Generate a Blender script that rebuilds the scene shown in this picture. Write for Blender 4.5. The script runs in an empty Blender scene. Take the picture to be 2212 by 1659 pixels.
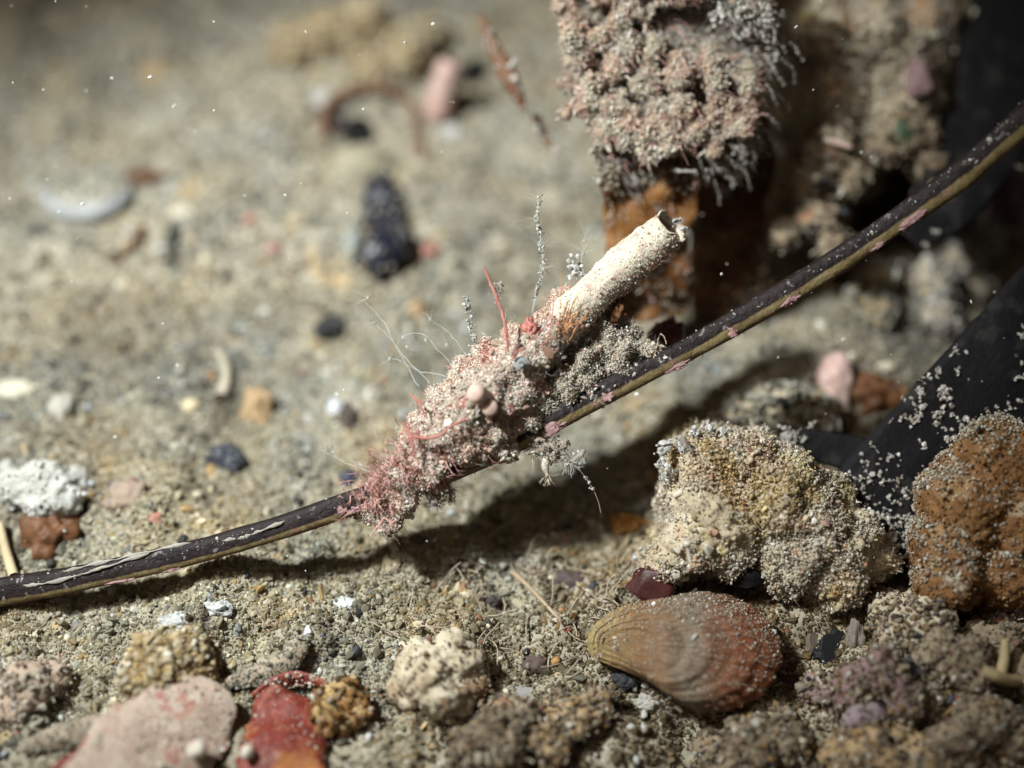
import bpy, bmesh, math, random
import numpy as np
from mathutils import Vector

SC = bpy.context.scene
COL = SC.collection
rng = np.random.default_rng(11)
random.seed(11)

# ------------------------------------------------------------------ camera, light, exposure
# one unit = one centimetre: a close-up of the sea floor, camera 22 cm from the sand
SC.unit_settings.scale_length = 0.01
PITCH = math.radians(52)
D = 20.0                      # focus distance
CAM = np.array([0.0, -22.5*math.cos(PITCH), 22.5*math.sin(PITCH)])
FWD = np.array([0, math.cos(PITCH), -math.sin(PITCH)])
UPV = np.array([0, math.sin(PITCH), math.cos(PITCH)])
RGT = np.array([1.0, 0, 0])
PX = 12.5/2212.0              # centimetres per picture pixel at the focus distance

cam = bpy.data.cameras.new('camera')
cam.lens = 80; cam.sensor_width = 50; cam.sensor_fit = 'HORIZONTAL'
cam.clip_start = 0.5; cam.clip_end = 5000
cam.dof.use_dof = True
cam.dof.focus_distance = D
cam.dof.aperture_fstop = 0.069
cam.dof.aperture_blades = 0
co = bpy.data.objects.new('camera', cam); COL.objects.link(co)
co.location = CAM; co.rotation_euler = (math.radians(90)-PITCH, 0, 0)
SC.camera = co

LDIR = np.array([0.52, 0.08, -1.0]); LDIR /= np.linalg.norm(LDIR)
elev = math.asin(-LDIR[2]); azim = math.atan2(-LDIR[0], -LDIR[1])
W = bpy.data.worlds.new('World'); SC.world = W; W.use_nodes = True
nt = W.node_tree
sky = nt.nodes.new('ShaderNodeTexSky'); sky.sky_type = 'NISHITA'; sky.sun_disc = False
sky.sun_elevation = elev; sky.sun_rotation = azim
sky.ozone_density = 0.5; sky.dust_density = 4.0
# warm tint on the sky fill, so that shadows turn brown
tint = nt.nodes.new('ShaderNodeMix'); tint.data_type = 'RGBA'; tint.blend_type = 'MULTIPLY'; tint.inputs[0].default_value = 1; tint.inputs[7].default_value = (1.0, .76, .48, 1)
bg = nt.nodes['Background']; bg.inputs[1].default_value = 0.024
nt.links.new(sky.outputs[0], tint.inputs[6]); nt.links.new(tint.outputs[2], bg.inputs[0])

def aim(o, d):
    o.rotation_euler = Vector(d).to_track_quat('-Z', 'Y').to_euler()

sun = bpy.data.lights.new('sun', 'SUN'); sun.energy = 0.4; sun.angle = math.radians(1.5); sun.color = (1.0, .99, .92)
so = bpy.data.objects.new('sun', sun); COL.objects.link(so); aim(so, LDIR); so.location = (-20, 12, 40)
# the diver's lamp that lights the photograph: hard light with a soft-edged beam from the upper left
LAMP_AIM = np.array([-1.7, 0.6, 0.0])
spot = bpy.data.lights.new('dive_lamp', 'SPOT'); spot.energy = 69000; spot.color = (.95, 1.0, .99)
spot.spot_size = math.radians(45); spot.spot_blend = 0.95; spot.shadow_soft_size = 1.1
po = bpy.data.objects.new('dive_lamp', spot); COL.objects.link(po)
po.location = LAMP_AIM - LDIR*27; aim(po, LDIR)

SC.view_settings.view_transform = 'Standard'; SC.view_settings.look = 'None'
SC.view_settings.exposure = 0.0; SC.view_settings.gamma = 1.0
SC.render.engine = 'CYCLES'
SC.cycles.use_denoising = True
SC.cycles.max_bounces = 6; SC.cycles.transparent_max_bounces = 12
SC.cycles.sample_clamp_indirect = 4.0

# ------------------------------------------------------------------ numpy noise
def _h(ix, iy, iz, s):
    n = (ix*374761393 + iy*668265263 + iz*2147483647 + s*1274126177) & 0xffffffff
    n = ((n ^ (n >> 13))*1274126177) & 0xffffffff
    n = (n ^ (n >> 16)) & 0xffffffff
    return n.astype(np.float64)/4294967295.0*2-1

def vnoise(P, s=0):
    P = np.asarray(P, float); I = np.floor(P).astype(np.int64); f = P-I; u = f*f*f*(f*(f*6-15)+10)
    r = 0
    for dx in (0, 1):
        wx = u[:, 0] if dx else 1-u[:, 0]
        for dy in (0, 1):
            wy = u[:, 1] if dy else 1-u[:, 1]
            for dz in (0, 1):
                wz = u[:, 2] if dz else 1-u[:, 2]
                r = r + wx*wy*wz*_h(I[:, 0]+dx, I[:, 1]+dy, I[:, 2]+dz, s)
    return r

def fbm(P, freq=1.0, octv=4, s=0, gain=0.5):
    a, t, r = 1.0, 0.0, 0
    for k in range(octv):
        r = r + a*vnoise(np.asarray(P)*freq + 17.3*k, s+k); t += a; a *= gain; freq *= 2.03
    return r/t

# ------------------------------------------------------------------ pixel rays to points in the place
def ray(px, py):
    return FWD + RGT*((px-1106)*PX/D) + UPV*((829.5-py)*PX/D)

def P(px, py, dz=0.0):
    """the point seen at that pixel, at a depth of focus + dz centimetres"""
    return CAM + ray(px, py)*(D+dz)

PITS = []      # x, y, radius, height
def ground_h(x, y):
    x = np.asarray(x, float); y = np.asarray(y, float)
    Q = np.stack([x, y, np.zeros_like(x)], -1).reshape(-1, 3)
    h = 0.30*fbm(Q, .33, 2, 3) + 0.20*fbm(Q, 1.1, 3, 9)
    h = h.reshape(x.shape)
    fr = np.clip((-y-.6)/3.0, 0, 1)
    h = h + fr*(.22*fbm(Q, 1.5, 3, 43)+.10*np.abs(fbm(Q, 3.4, 2, 47))).reshape(x.shape)
    for (a, b, r, k) in PITS:
        h = h + k*np.exp(-((x-a)**2+(y-b)**2)/(r*r))
    return h

def G(px, py, h=0.0):
    """the point of the sea floor seen at that pixel, lifted by h"""
    d = ray(px, py); s = (CAM[2]-h)/(-d[2])
    for _ in range(6):
        p = CAM+d*s
        z = float(ground_h(p[0:1], p[1:2])[0])+h
        s += ((CAM[2]+d[2]*s)-z)/(-d[2])*0.8
    return CAM+d*s

def GD(px, py):
    """depth (minus focus) of the sea floor at that pixel"""
    return float((G(px, py)-CAM) @ FWD) - D

def pit(px, py, r, k):
    d = ray(px, py); s = CAM[2]/(-d[2]); p = CAM+d*s
    PITS.append((p[0], p[1], r, k))

for a in [(1600, 600, .8, -.9), (1900, 430, .8, -.9), (2120, 150, 1.2, -1.2), (1720, 1450, .45, -.6), (1280, 1040, 1.0, -.3),
          (1900, 700, .9, .35), (1650, 830, .8, .3), (740, 270, .5, -.3), (810, 470, .4, -.3), (380, 1440, .6, .35), (950, 1450, .6, .3),
          (2000, 1450, .9, .3), (1500, 1600, .7, -.4), (90, 1040, .6, .2), (150, 1330, .6, -.15), (760, 90, 1.0, .4), (600, 1290, .5, -.1)]:
    pit(*a)

# ------------------------------------------------------------------ mesh helpers
def mk(name, V, F, mat=None, parent=None, col=None, smooth=True, origin=None, mi=None, uv=None):
    V = np.asarray(V, float)
    if parent is not None:
        org = np.array(parent.get('_o', (0, 0, 0)))
    else:
        org = V.mean(0) if origin is None else np.asarray(origin, float)
    me = bpy.data.meshes.new(name)
    Fs = F if isinstance(F, list) else [F]
    Fs = [np.asarray(f, np.int64) for f in Fs if len(f)]
    me.vertices.add(len(V)); me.vertices.foreach_set('co', (V-org).astype(np.float32).ravel())
    nl = sum(f.size for f in Fs); npoly = sum(len(f) for f in Fs)
    me.loops.add(nl); me.polygons.add(npoly)
    me.loops.foreach_set('vertex_index', np.concatenate([f.ravel() for f in Fs]).astype(np.int32))
    st = []; o = 0
    for f in Fs:
        st.append(o+np.arange(len(f))*f.shape[1]); o += f.size
    me.polygons.foreach_set('loop_start', np.concatenate(st).astype(np.int32))
    me.polygons.foreach_set('use_smooth', np.full(npoly, smooth, bool))
    mats = mat if isinstance(mat, (list, tuple)) else [mat]
    for m in mats: me.materials.append(m)
    if mi is not None: me.polygons.foreach_set('material_index', np.asarray(mi, np.int32))
    me.update(calc_edges=True); me.validate()
    if col is not None:
        at = me.color_attributes.new('Col', 'FLOAT_COLOR', 'POINT')
        c = np.ones((len(V), 4), np.float32); c[:, :3] = col; at.data.foreach_set('color', c.ravel())
    if uv is not None:
        at = me.attributes.new('Span', 'FLOAT_VECTOR', 'POINT')
        c = np.zeros((len(V), 3), np.float32); c[:, :uv.shape[1]] = uv; at.data.foreach_set('vector', c.ravel())
    ob = bpy.data.objects.new(name, me); COL.objects.link(ob)
    if parent is not None: ob.parent = parent
    else:
        ob.location = org; ob['_o'] = tuple(float(v) for v in org)
    return ob

def tag(o, label=None, cat=None, group=None, kind=None):
    if label: o['label'] = label
    if cat: o['category'] = cat
    if group: o['group'] = group
    if kind: o['kind'] = kind
    return o

def norms(V, F):
    n = np.zeros_like(V)
    F = np.asarray(F)
    a = np.cross(V[F[:, 1]]-V[F[:, 0]], V[F[:, 2]]-V[F[:, 0]])
    for k in range(F.shape[1]): np.add.at(n, F[:, k], a)
    return n/(np.linalg.norm(n, axis=1, keepdims=True)+1e-12)

_ico = {}
def ico(k):
    if k not in _ico:
        bm = bmesh.new(); bmesh.ops.create_icosphere(bm, subdivisions=k, radius=1)
        bm.verts.ensure_lookup_table()
        _ico[k] = (np.array([v.co[:] for v in bm.verts]), np.array([[v.index for v in f.verts] for f in bm.faces])); bm.free()
    return _ico[k]

def rotm(n):
    q = rng.normal(size=(n, 4)); q /= np.linalg.norm(q, axis=1, keepdims=True)
    w, x, y, z = q.T
    return np.stack([1-2*(y*y+z*z), 2*(x*y-z*w), 2*(x*z+y*w), 2*(x*y+z*w), 1-2*(x*x+z*z), 2*(y*z-x*w),
                     2*(x*z-y*w), 2*(y*z+x*w), 1-2*(x*x+y*y)], -1).reshape(n, 3, 3)

def blob_verts(center, rad, k=3, rough=.25, freq=1.2, seed=0, rot=True, facet=0):
    B, F = ico(k)
    S = B*(1+rough*fbm(B*1.0+seed*7.1, freq, 4, seed)[:, None])
    if facet:
        for _ in range(facet):
            n = rng.normal(size=3); n /= np.linalg.norm(n); d = rng.uniform(.55, .85)
            t = S@n; S = S-np.clip(t-d, 0, None)[:, None]*n
    V = S*np.asarray(rad)
    if rot is True: V = V@rotm(1)[0].T
    elif rot is not None and rot is not False: V = V@np.asarray(rot).T
    return V+np.asarray(center), F

VIEWM = np.stack([RGT, UPV, FWD], 1)     # right, up, away as columns

def union(blobs, voxel=.05, rough=.06, freq=2.5, seed=0, octv=4):
    """rounded lump made of overlapping balls, remeshed into one skin"""
    bm = bmesh.new(); B, F = ico(3)
    for (c, r) in blobs:
        r = np.asarray(r) if np.ndim(r) else np.array([r, r, r])
        vs = [bm.verts.new(v) for v in (B*r)@VIEWM.T + c]
        for f in F: bm.faces.new([vs[i] for i in f])
    me = bpy.data.meshes.new('tmp'); bm.to_mesh(me); bm.free()
    o = bpy.data.objects.new('tmp', me); COL.objects.link(o)
    m = o.modifiers.new('r', 'REMESH'); m.mode = 'VOXEL'; m.voxel_size = voxel
    s = o.modifiers.new('s', 'SMOOTH'); s.iterations = 6; s.factor = .5
    ev = o.evaluated_get(bpy.context.evaluated_depsgraph_get()); em = ev.to_mesh()
    V = np.zeros(len(em.vertices)*3); em.vertices.foreach_get('co', V); V = V.reshape(-1, 3)
    Fq = [list(p.vertices) for p in em.polygons]
    ev.to_mesh_clear(); bpy.data.objects.remove(o); bpy.data.meshes.remove(me)
    T = []
    for p in Fq:
        T.append(p[:3])
        if len(p) == 4: T.append([p[0], p[2], p[3]])
    T = np.array(T)
    N = norms(V, T)
    V = V + N*(rough*fbm(V, freq, octv, seed))[:, None]
    return V, T

def scatter(V, F, n, weight=None):
    F = np.asarray(F)[:, :3] if np.asarray(F).shape[1] == 3 else np.concatenate([np.asarray(F)[:, [0, 1, 2]], np.asarray(F)[:, [0, 2, 3]]])
    a, b, c = V[F[:, 0]], V[F[:, 1]], V[F[:, 2]]
    cr = np.cross(b-a, c-a); A = np.linalg.norm(cr, axis=1)+1e-15
    w = A.copy()
    if weight is not None: w = w*np.clip(weight((a+b+c)/3, cr/A[:, None]), 0, None)
    i = rng.choice(len(F), n, p=w/w.sum())
    u = np.sqrt(rng.random(n)); v = rng.random(n)
    p = a[i]*(1-u)[:, None]+b[i]*(u*(1-v))[:, None]+c[i]*(u*v)[:, None]
    return p, cr[i]/A[i][:, None]

def front(c, n):   # favours the side one can see and the top
    return np.clip(-(n@FWD)+.35, 0, 1)

_G0 = ico(1)
def grain_mesh(pts, size, col, aniso=.35, jit=.18):
    n = len(pts); B, F = _G0 if _G0[0].shape[0] == 12 else ico(1)
    nv = len(B)
    S = B[None]*(1+rng.normal(0, jit, (n, nv, 1)))*np.exp(rng.normal(0, aniso, (n, 1, 3)))*np.asarray(size).reshape(n, 1, 1)
    V = np.einsum('nij,nvj->nvi', rotm(n), S)+pts[:, None]
    FF = F[None]+(np.arange(n)*nv)[:, None, None]
    return V.reshape(-1, 3), FF.reshape(-1, 3), np.repeat(col, nv, 0)

PAL = {
 'sand': [((.35, .335, .265), 34), ((.25, .235, .18), 20), ((.46, .445, .37), 19), ((.66, .65, .60), 8), ((.40, .31, .175), 6), ((.16, .14, .10), 6),
          ((.28, .30, .31), 4), ((.05, .05, .05), 2), ((.36, .19, .15), 1)],
 'rubble': [((.28, .225, .155), 34), ((.18, .14, .095), 24), ((.38, .33, .25), 16), ((.55, .52, .45), 6), ((.32, .20, .09), 8), ((.07, .05, .04), 9), ((.05, .055, .07), 4), ((.30, .17, .15), 4)],
 'crust': [((.56, .51, .42), 40), ((.66, .62, .53), 24), ((.44, .38, .29), 18), ((.80, .78, .72), 7), ((.26, .20, .14), 5), ((.46, .30, .24), 5), ((.06, .05, .04), 1)],
 'pink': [((.72, .62, .53), 36), ((.78, .72, .63), 38), ((.64, .45, .39), 12), ((.86, .84, .79), 10), ((.48, .22, .18), 3), ((.34, .26, .2), 2)],
 'tan': [((.66, .60, .49), 40), ((.74, .69, .60), 24), ((.52, .45, .34), 18), ((.84, .81, .75), 9), ((.24, .17, .11), 6), ((.50, .30, .20), 4)],
 'grey': [((.58, .56, .51), 42), ((.46, .43, .38), 25), ((.70, .68, .64), 18), ((.50, .42, .40), 10), ((.26, .20, .15), 5)],
 'white': [((.76, .75, .72), 50), ((.60, .59, .56), 35), ((.85, .84, .80), 15)],
 'gold': [((.52, .41, .24), 40), ((.60, .52, .36), 30), ((.38, .27, .13), 20), ((.70, .66, .56), 10)],
 'orange': [((.32, .17, .06), 40), ((.24, .12, .045), 25), ((.42, .30, .17), 20), ((.10, .07, .05), 12), ((.5, .43, .33), 6)],
 'dark': [((.05, .05, .055), 40), ((.12, .10, .08), 30), ((.22, .17, .12), 20), ((.4, .36, .3), 10)],
}
def pal(name, n, var=.16):
    p = PAL[name]; c = np.array([a for a, _ in p]); w = np.array([b for _, b in p], float)
    return np.clip(c[rng.choice(len(c), n, p=w/w.sum())]*np.exp(rng.normal(0, var, (n, 1))), 0, .9)

def ringtubes(paths, radii, sides=5):
    """many thin threads in one mesh; returns V, F"""
    Vs, Fs, o = [], [], 0
    ang = np.arange(sides)*2*math.pi/sides
    for pts, r in zip(paths, radii):
        pts = np.asarray(pts, float); k = len(pts); r = np.broadcast_to(np.asarray(r, float), (k,))
        t = np.gradient(pts, axis=0); t /= np.linalg.norm(t, axis=1, keepdims=True)+1e-12
        ref = np.array([.31, .17, .93]);
        if abs(t.mean(0)@ref) > .9: ref = np.array([.9, .3, .1])
        a = np.cross(t, ref); a /= np.linalg.norm(a, axis=1, keepdims=True)+1e-12; b = np.cross(t, a)
        R = pts[:, None]+r[:, None, None]*(np.cos(ang)[None, :, None]*a[:, None]+np.sin(ang)[None, :, None]*b[:, None])
        Vs.append(R.reshape(-1, 3)); 
        i = np.arange(k-1)[:, None]*sides+np.arange(sides)[None]
        j = np.arange(k-1)[:, None]*sides+((np.arange(sides)+1) % sides)[None]
        Fs.append(np.stack([i, j, j+sides, i+sides], -1).reshape(-1, 4)+o); o += k*sides
    return np.concatenate(Vs), np.concatenate(Fs)

def spline(pts, n):
    pts = np.asarray(pts, float); m = len(pts)
    t = np.linspace(0, m-1, n); i = np.clip(t.astype(int), 0, m-2); f = (t-i)[:, None]
    p0 = pts[np.clip(i-1, 0, m-1)]; p1 = pts[i]; p2 = pts[i+1]; p3 = pts[np.clip(i+2, 0, m-1)]
    return .5*((2*p1)+(-p0+p2)*f+(2*p0-5*p1+4*p2-p3)*f*f+(-p0+3*p1-3*p2+p3)*f**3)

def thread(p, d, L, segs=7, wig=.35, pull=(0, 0, 0)):
    d = np.asarray(d, float); d = d/np.linalg.norm(d); pts = [np.asarray(p, float)]
    for _ in range(segs):
        d = d+rng.normal(0, wig, 3)*.6+np.asarray(pull)*.2; d /= np.linalg.norm(d)
        pts.append(pts[-1]+d*L/segs)
    return np.array(pts)

def ribbon(centers, half, side, thick=.02, arch=0.0, nw=8, n=40, wave=0.0, seed=0, torn=.09):
    """leaf-like strip: centres, half widths, a direction across; returns V, F (closed, with thickness) and Span"""
    C = spline(centers, n); H = np.interp(np.linspace(0, 1, n), np.linspace(0, 1, len(half)), half)
    T = np.gradient(C, axis=0); T /= np.linalg.norm(T, axis=1, keepdims=True)
    S = np.asarray(side, float)[None]-T*(T@np.asarray(side, float))[:, None]; S /= np.linalg.norm(S, axis=1, keepdims=True)
    N = np.cross(T, S)
    flip = np.sign(-(N.mean(0)@FWD)+1e-9); N *= flip
    u = np.linspace(-1, 1, nw)
    ej = 1+torn*np.stack([vnoise(np.stack([np.arange(n)*.35, np.full(n, sd), np.zeros(n)], -1), 3+seed) for sd in (0., 9.)], 1)
    HH = np.where(u[None, :] < 0, ej[:, :1], ej[:, 1:])*H[:, None]
    top = C[:, None]+S[:, None]*(u[None, :, None]*HH[..., None])
    z = arch*(1-u**2)[None]*H[:, None]
    if wave: z = z+wave*fbm(top.reshape(-1, 3), 1.1, 3, seed).reshape(n, nw)
    e = np.sqrt(np.clip(1-np.abs(u)**6, .04, 1))[None, :]
    A = top+N[:, None]*(z+thick*.5*e)[..., None]; B = top+N[:, None]*(z-thick*.5*e)[..., None]
    V = np.concatenate([A.reshape(-1, 3), B.reshape(-1, 3)]); o = n*nw
    F = []
    for i in range(n-1):
        for j in range(nw-1):
            a = i*nw+j
            F.append([a, a+1, a+nw+1, a+nw]); F.append([o+a+nw, o+a+nw+1, o+a+1, o+a])
        F.append([i*nw, (i+1)*nw, o+(i+1)*nw, o+i*nw]); F.append([(i+1)*nw+nw-1, i*nw+nw-1, o+i*nw+nw-1, o+(i+1)*nw+nw-1])
    for j in range(nw-1):
        F.append([j+1, j, o+j, o+j+1]); a = (n-1)*nw+j; F.append([a, a+1, o+a+1, o+a])
    if flip > 0: F = [f[::-1] for f in F]
    uu = np.stack([np.repeat(np.linspace(0, 1, n), nw), np.tile(u, n)], -1)
    return V, np.array(F), np.concatenate([uu, uu]), (A, N)

# ------------------------------------------------------------------ materials
def node(nt, t, **k):
    n = nt.nodes.new(t)
    for a, b in k.items():
        if a in n.inputs: n.inputs[a].default_value = b
        else: setattr(n, a, b)
    return n

def pmat(name, cols, scale=2.0, rough=.6, bump=.0, bscale=30, spec=.35, spots=None, detail=6, alpha=None, sss=0, trans=0, dist=.4):
    """cols: list of (position, colour) for a noise ramp; spots: list of (colour, scale, threshold)"""
    m = bpy.data.materials.new(name); m.use_nodes = True; t = m.node_tree; b = t.nodes['Principled BSDF']
    tc = node(t, 'ShaderNodeTexCoord')
    nz = node(t, 'ShaderNodeTexNoise', Scale=scale, Detail=detail, Roughness=.6, Distortion=dist); t.links.new(tc.outputs['Object'], nz.inputs['Vector'])
    rp = node(t, 'ShaderNodeValToRGB'); e = rp.color_ramp.elements
    while len(e) < len(cols): e.new(.5)
    for k, (p, c) in enumerate(cols): e[k].position = p; e[k].color = (*c, 1)
    t.links.new(nz.outputs['Fac'], rp.inputs[0]); out = rp.outputs[0]
    for (c, s, th) in (spots or []):
        n2 = node(t, 'ShaderNodeTexNoise', Scale=s, Detail=3.0, Roughness=.55); t.links.new(tc.outputs['Object'], n2.inputs['Vector'])
        mr = node(t, 'ShaderNodeMapRange'); mr.inputs[1].default_value = th; mr.inputs[2].default_value = th+.06
        t.links.new(n2.outputs['Fac'], mr.inputs[0])
        mx = node(t, 'ShaderNodeMix', data_type='RGBA'); t.links.new(mr.outputs[0], mx.inputs[0]); t.links.new(out, mx.inputs[6]); mx.inputs[7].default_value = (*c, 1); out = mx.outputs[2]
    t.links.new(out, b.inputs['Base Color'])
    b.inputs['Roughness'].default_value = rough; b.inputs['Specular IOR Level'].default_value = spec
    if bump:
        n3 = node(t, 'ShaderNodeTexNoise', Scale=bscale, Detail=4.0, Roughness=.65); t.links.new(tc.outputs['Object'], n3.inputs['Vector'])
        bp = node(t, 'ShaderNodeBump', Strength=bump, Distance=.03); t.links.new(n3.outputs['Fac'], bp.inputs['Height']); t.links.new(bp.outputs[0], b.inputs['Normal'])
    if alpha is not None: b.inputs['Alpha'].default_value = alpha
    if sss: b.inputs['Subsurface Weight'].default_value = sss; b.inputs['Subsurface Radius'].default_value = (.1, .06, .03)
    if trans: b.inputs['Transmission Weight'].default_value = trans
    return m

def attr_mat(name, rough=.6, spec=.3, thru=.38):
    m = bpy.data.materials.new(name); m.use_nodes = True; t = m.node_tree; b = t.nodes['Principled BSDF']
    a = node(t, 'ShaderNodeAttribute', attribute_name='Col'); t.links.new(a.outputs['Color'], b.inputs['Base Color'])
    b.inputs['Roughness'].default_value = rough; b.inputs['Specular IOR Level'].default_value = spec
    tr = node(t, 'ShaderNodeBsdfTranslucent'); t.links.new(a.outputs['Color'], tr.inputs['Color'])
    mx = node(t, 'ShaderNodeMixShader'); mx.inputs[0].default_value = thru
    t.links.new(b.outputs[0], mx.inputs[1]); t.links.new(tr.outputs[0], mx.inputs[2]); t.links.new(mx.outputs[0], t.nodes['Material Output'].inputs['Surface'])
    return m

def flat2(c, k=.6): return [(.3, tuple(x*k for x in c)), (.7, c)]

M_GRAIN = attr_mat('sand_grains')
M_SILT = attr_mat('silt_grains', .8, .15, .5)
M_SAND = pmat('fine_sand', [(.25, (.215, .193, .142)), (.5, (.295, .266, .20)), (.75, (.36, .33, .255))], 1.6, .85, .5, 26, .2,
              spots=[((.40, .30, .17), .9, .62), ((.56, .53, .44), 16, .64), ((.13, .11, .085), 11, .68)])
M_STALK = pmat('dark_stalk_bark', [(.3, (.008, .005, .007)), (.7, (.022, .013, .016))], 5, .33, .35, 18, .45)
M_OLIVE = pmat('olive_stalk_face', [(.3, (.085, .062, .032)), (.5, (.19, .145, .065)), (.72, (.29, .25, .165))], 3.2, .42, .3, 14, .4, spots=[((.30, .17, .15), 2.1, .60), ((.04, .025, .02), 3.5, .60)])
M_EDGE = pmat('dark_red_edge', [(.3, (.03, .008, .012)), (.65, (.14, .035, .045))], 4, .5, .3, 20)
M_FILM = pmat('pale_film', flat2((.34, .31, .27), .6), 6, .5, .3, 20)
M_TUBE = pmat('chalky_tube', [(.3, (.53, .47, .36)), (.6, (.65, .60, .49))], 3.5, .9, .8, 26, .2, spots=[((.54, .44, .36), 4.5, .56), ((.46, .34, .28), 8, .62), ((.48, .32, .26), 13, .70)])
M_TUBEIN = pmat('tube_lining', flat2((.42, .30, .24), .6), 4, .7, .2)
M_CRUST = pmat('pink_crust', [(.3, (.60, .46, .39)), (.5, (.70, .61, .51)), (.7, (.76, .70, .60))], 2.6, .8, .8, 24, .25, spots=[((.30, .08, .06), 4.5, .64), ((.62, .42, .22), 3, .66), ((.10, .045, .03), 6, .70)])
M_FLOC = pmat('grey_floc', [(.3, (.34, .29, .23)), (.55, (.54, .48, .40)), (.75, (.66, .61, .53))], 4, .85, .8, 24, .2, spots=[((.14, .08, .04), 4, .66)])
M_RED = pmat('red_algae', [(.3, (.30, .09, .075)), (.7, (.46, .19, .155))], 4, .5, .2)
M_PINKA = pmat('pink_algae', [(.3, (.48, .22, .19)), (.7, (.62, .39, .34))], 6, .55, .2)
M_HYD = pmat('clear_hydroid', flat2((.56, .56, .52), .85), 5, .4, 0, alpha=.30)
M_TENT = pmat('clear_tentacles', flat2((.50, .47, .38), .85), 5, .4, 0, alpha=.28)
M_SILK = pmat('silty_threads', flat2((.62, .56, .47), .8), 5, .7, 0, alpha=.75)
M_POLYP = pmat('pink_polyp', flat2((.56, .41, .34), .85), 3, .6, .1, sss=.4)
M_AMBER = pmat('amber_seaweed', [(.28, (.085, .030, .008)), (.55, (.18, .078, .020)), (.75, (.30, .15, .048))], 2.2, .62, .5, 14, .2, spots=[((.07, .015, .015), 3.0, .62)])
M_BROWN = pmat('brown_seaweed_or_shade', [(.3, (.075, .028, .012)), (.7, (.17, .075, .028))], 3, .6, .3, 14)
M_BLACK = pmat('black_leaf_or_hollow', [(.3, (.003, .003, .0035)), (.7, (.008, .007, .008))], 4, .7, .6, 10, .15, spots=[((.017, .016, .016), 2.2, .58)])
M_REDLEAF = pmat('red_leaf', [(.3, (.09, .014, .012)), (.55, (.19, .034, .020)), (.75, (.30, .10, .05))], 5, .5, 1.0, 11, .35, spots=[((.34, .13, .04), 1.6, .56), ((.30, .16, .12), 9, .62)])
M_PINKLEAF = pmat('pink_leaf', [(.3, (.32, .22, .175)), (.5, (.41, .32, .255)), (.72, (.47, .39, .32))], 3.2, .65, .6, 24, .3, spots=[((.34, .15, .115), 2.6, .55), ((.50, .43, .35), 6, .60)])
M_PALELEAF = pmat('pale_leaf', [(.3, (.26, .20, .14)), (.7, (.40, .34, .26))], 4, .65, .6, 18, .3, spots=[((.22, .13, .09), 4, .6)])
M_ROCK = pmat('sandy_rock', [(.28, (.28, .22, .14)), (.5, (.44, .37, .26)), (.72, (.54, .47, .36))], 1.7, .85, 1.0, 20, .2, spots=[((.42, .33, .12), 1.8, .62), ((.44, .27, .15), 1.5, .60), ((.09, .06, .04), 5, .66)])
M_DARKROCK = pmat('shaded_brown_rock', [(.28, (.10, .07, .045)), (.5, (.23, .18, .12)), (.72, (.36, .30, .22))], 2.2, .85, 1.0, 20, .2, spots=[((.05, .035, .03), 3, .60), ((.30, .16, .09), 2, .62)])  # darker rock tone with shade put into the colour
M_ORANGE = pmat('orange_sponge', [(.28, (.10, .045, .018)), (.5, (.215, .105, .038)), (.72, (.33, .205, .105))], 1.8, .8, 1.0, 22, .25, spots=[((.06, .04, .03), 7, .68), ((.40, .34, .26), 3.5, .64)])
M_GOLD = pmat('golden_lump', [(.28, (.26, .165, .06)), (.55, (.44, .31, .14)), (.75, (.56, .45, .27))], 3, .8, 1.0, 18)
M_CREAM = pmat('cream_rock', [(.28, (.26, .17, .09)), (.5, (.46, .40, .29)), (.75, (.58, .54, .44))], 2.2, .7, .7, 16, .3, spots=[((.24, .15, .08), 2.2, .56), ((.14, .09, .06), 4.5, .62)])
M_PURPLE = pmat('purple_crust', [(.3, (.14, .085, .085)), (.6, (.27, .18, .175)), (.8, (.38, .31, .29))], 3, .75, .8, 18)

def stone(name, c, rough=.75, k=.65, bump=.4): return pmat(name, [(.3, tuple(x*k for x in c)), (.7, c)], 2.4, rough, bump, 18, .35)

# ------------------------------------------------------------------ sea floor
def axis(a, b, step):
    core = np.arange(a, b+step*.5, step); out = [core]
    s, l, r = step, [], []
    x = b
    while x < 1500: s *= 1.16; x += s; r.append(x)
    s = step; x = a
    while x > -1500: s *= 1.16; x -= s; l.append(x)
    return np.concatenate([np.array(l[::-1]), core, np.array(r)])
xs = axis(-8.5, 8.5, .042); ys = axis(-6.5, 10, .042)
X, Y = np.meshgrid(xs, ys)
Z = ground_h(X, Y)
Qg = np.stack([X.ravel(), Y.ravel(), np.zeros(X.size)], -1)
Z = Z + (.085*fbm(Qg, 3.2, 3, 21)+.03*fbm(Qg, 9, 2, 31)).reshape(X.shape)
nx, ny = len(xs), len(ys)
I = np.arange(nx*ny).reshape(ny, nx)
F = np.stack([I[:-1, :-1], I[:-1, 1:], I[1:, 1:], I[1:, :-1]], -1).reshape(-1, 4)
sea = mk('seabed', np.stack([X, Y, Z], -1).reshape(-1, 3), F, M_SAND, origin=(0, 0, 0))
tag(sea, 'pale grey and tan sandy sea floor', 'sea floor', kind='structure')

n = 90000
gx = rng.uniform(-8.2, 8.2, n); gy = rng.uniform(-6.2, 9.8, n)
gz = ground_h(gx, gy)+.08*fbm(np.stack([gx, gy, gx*0], -1), 3.2, 3, 21)
sz = np.clip(np.exp(rng.normal(math.log(.021), .42, n)), .009, .06)
cl = pal('sand', n)
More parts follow.
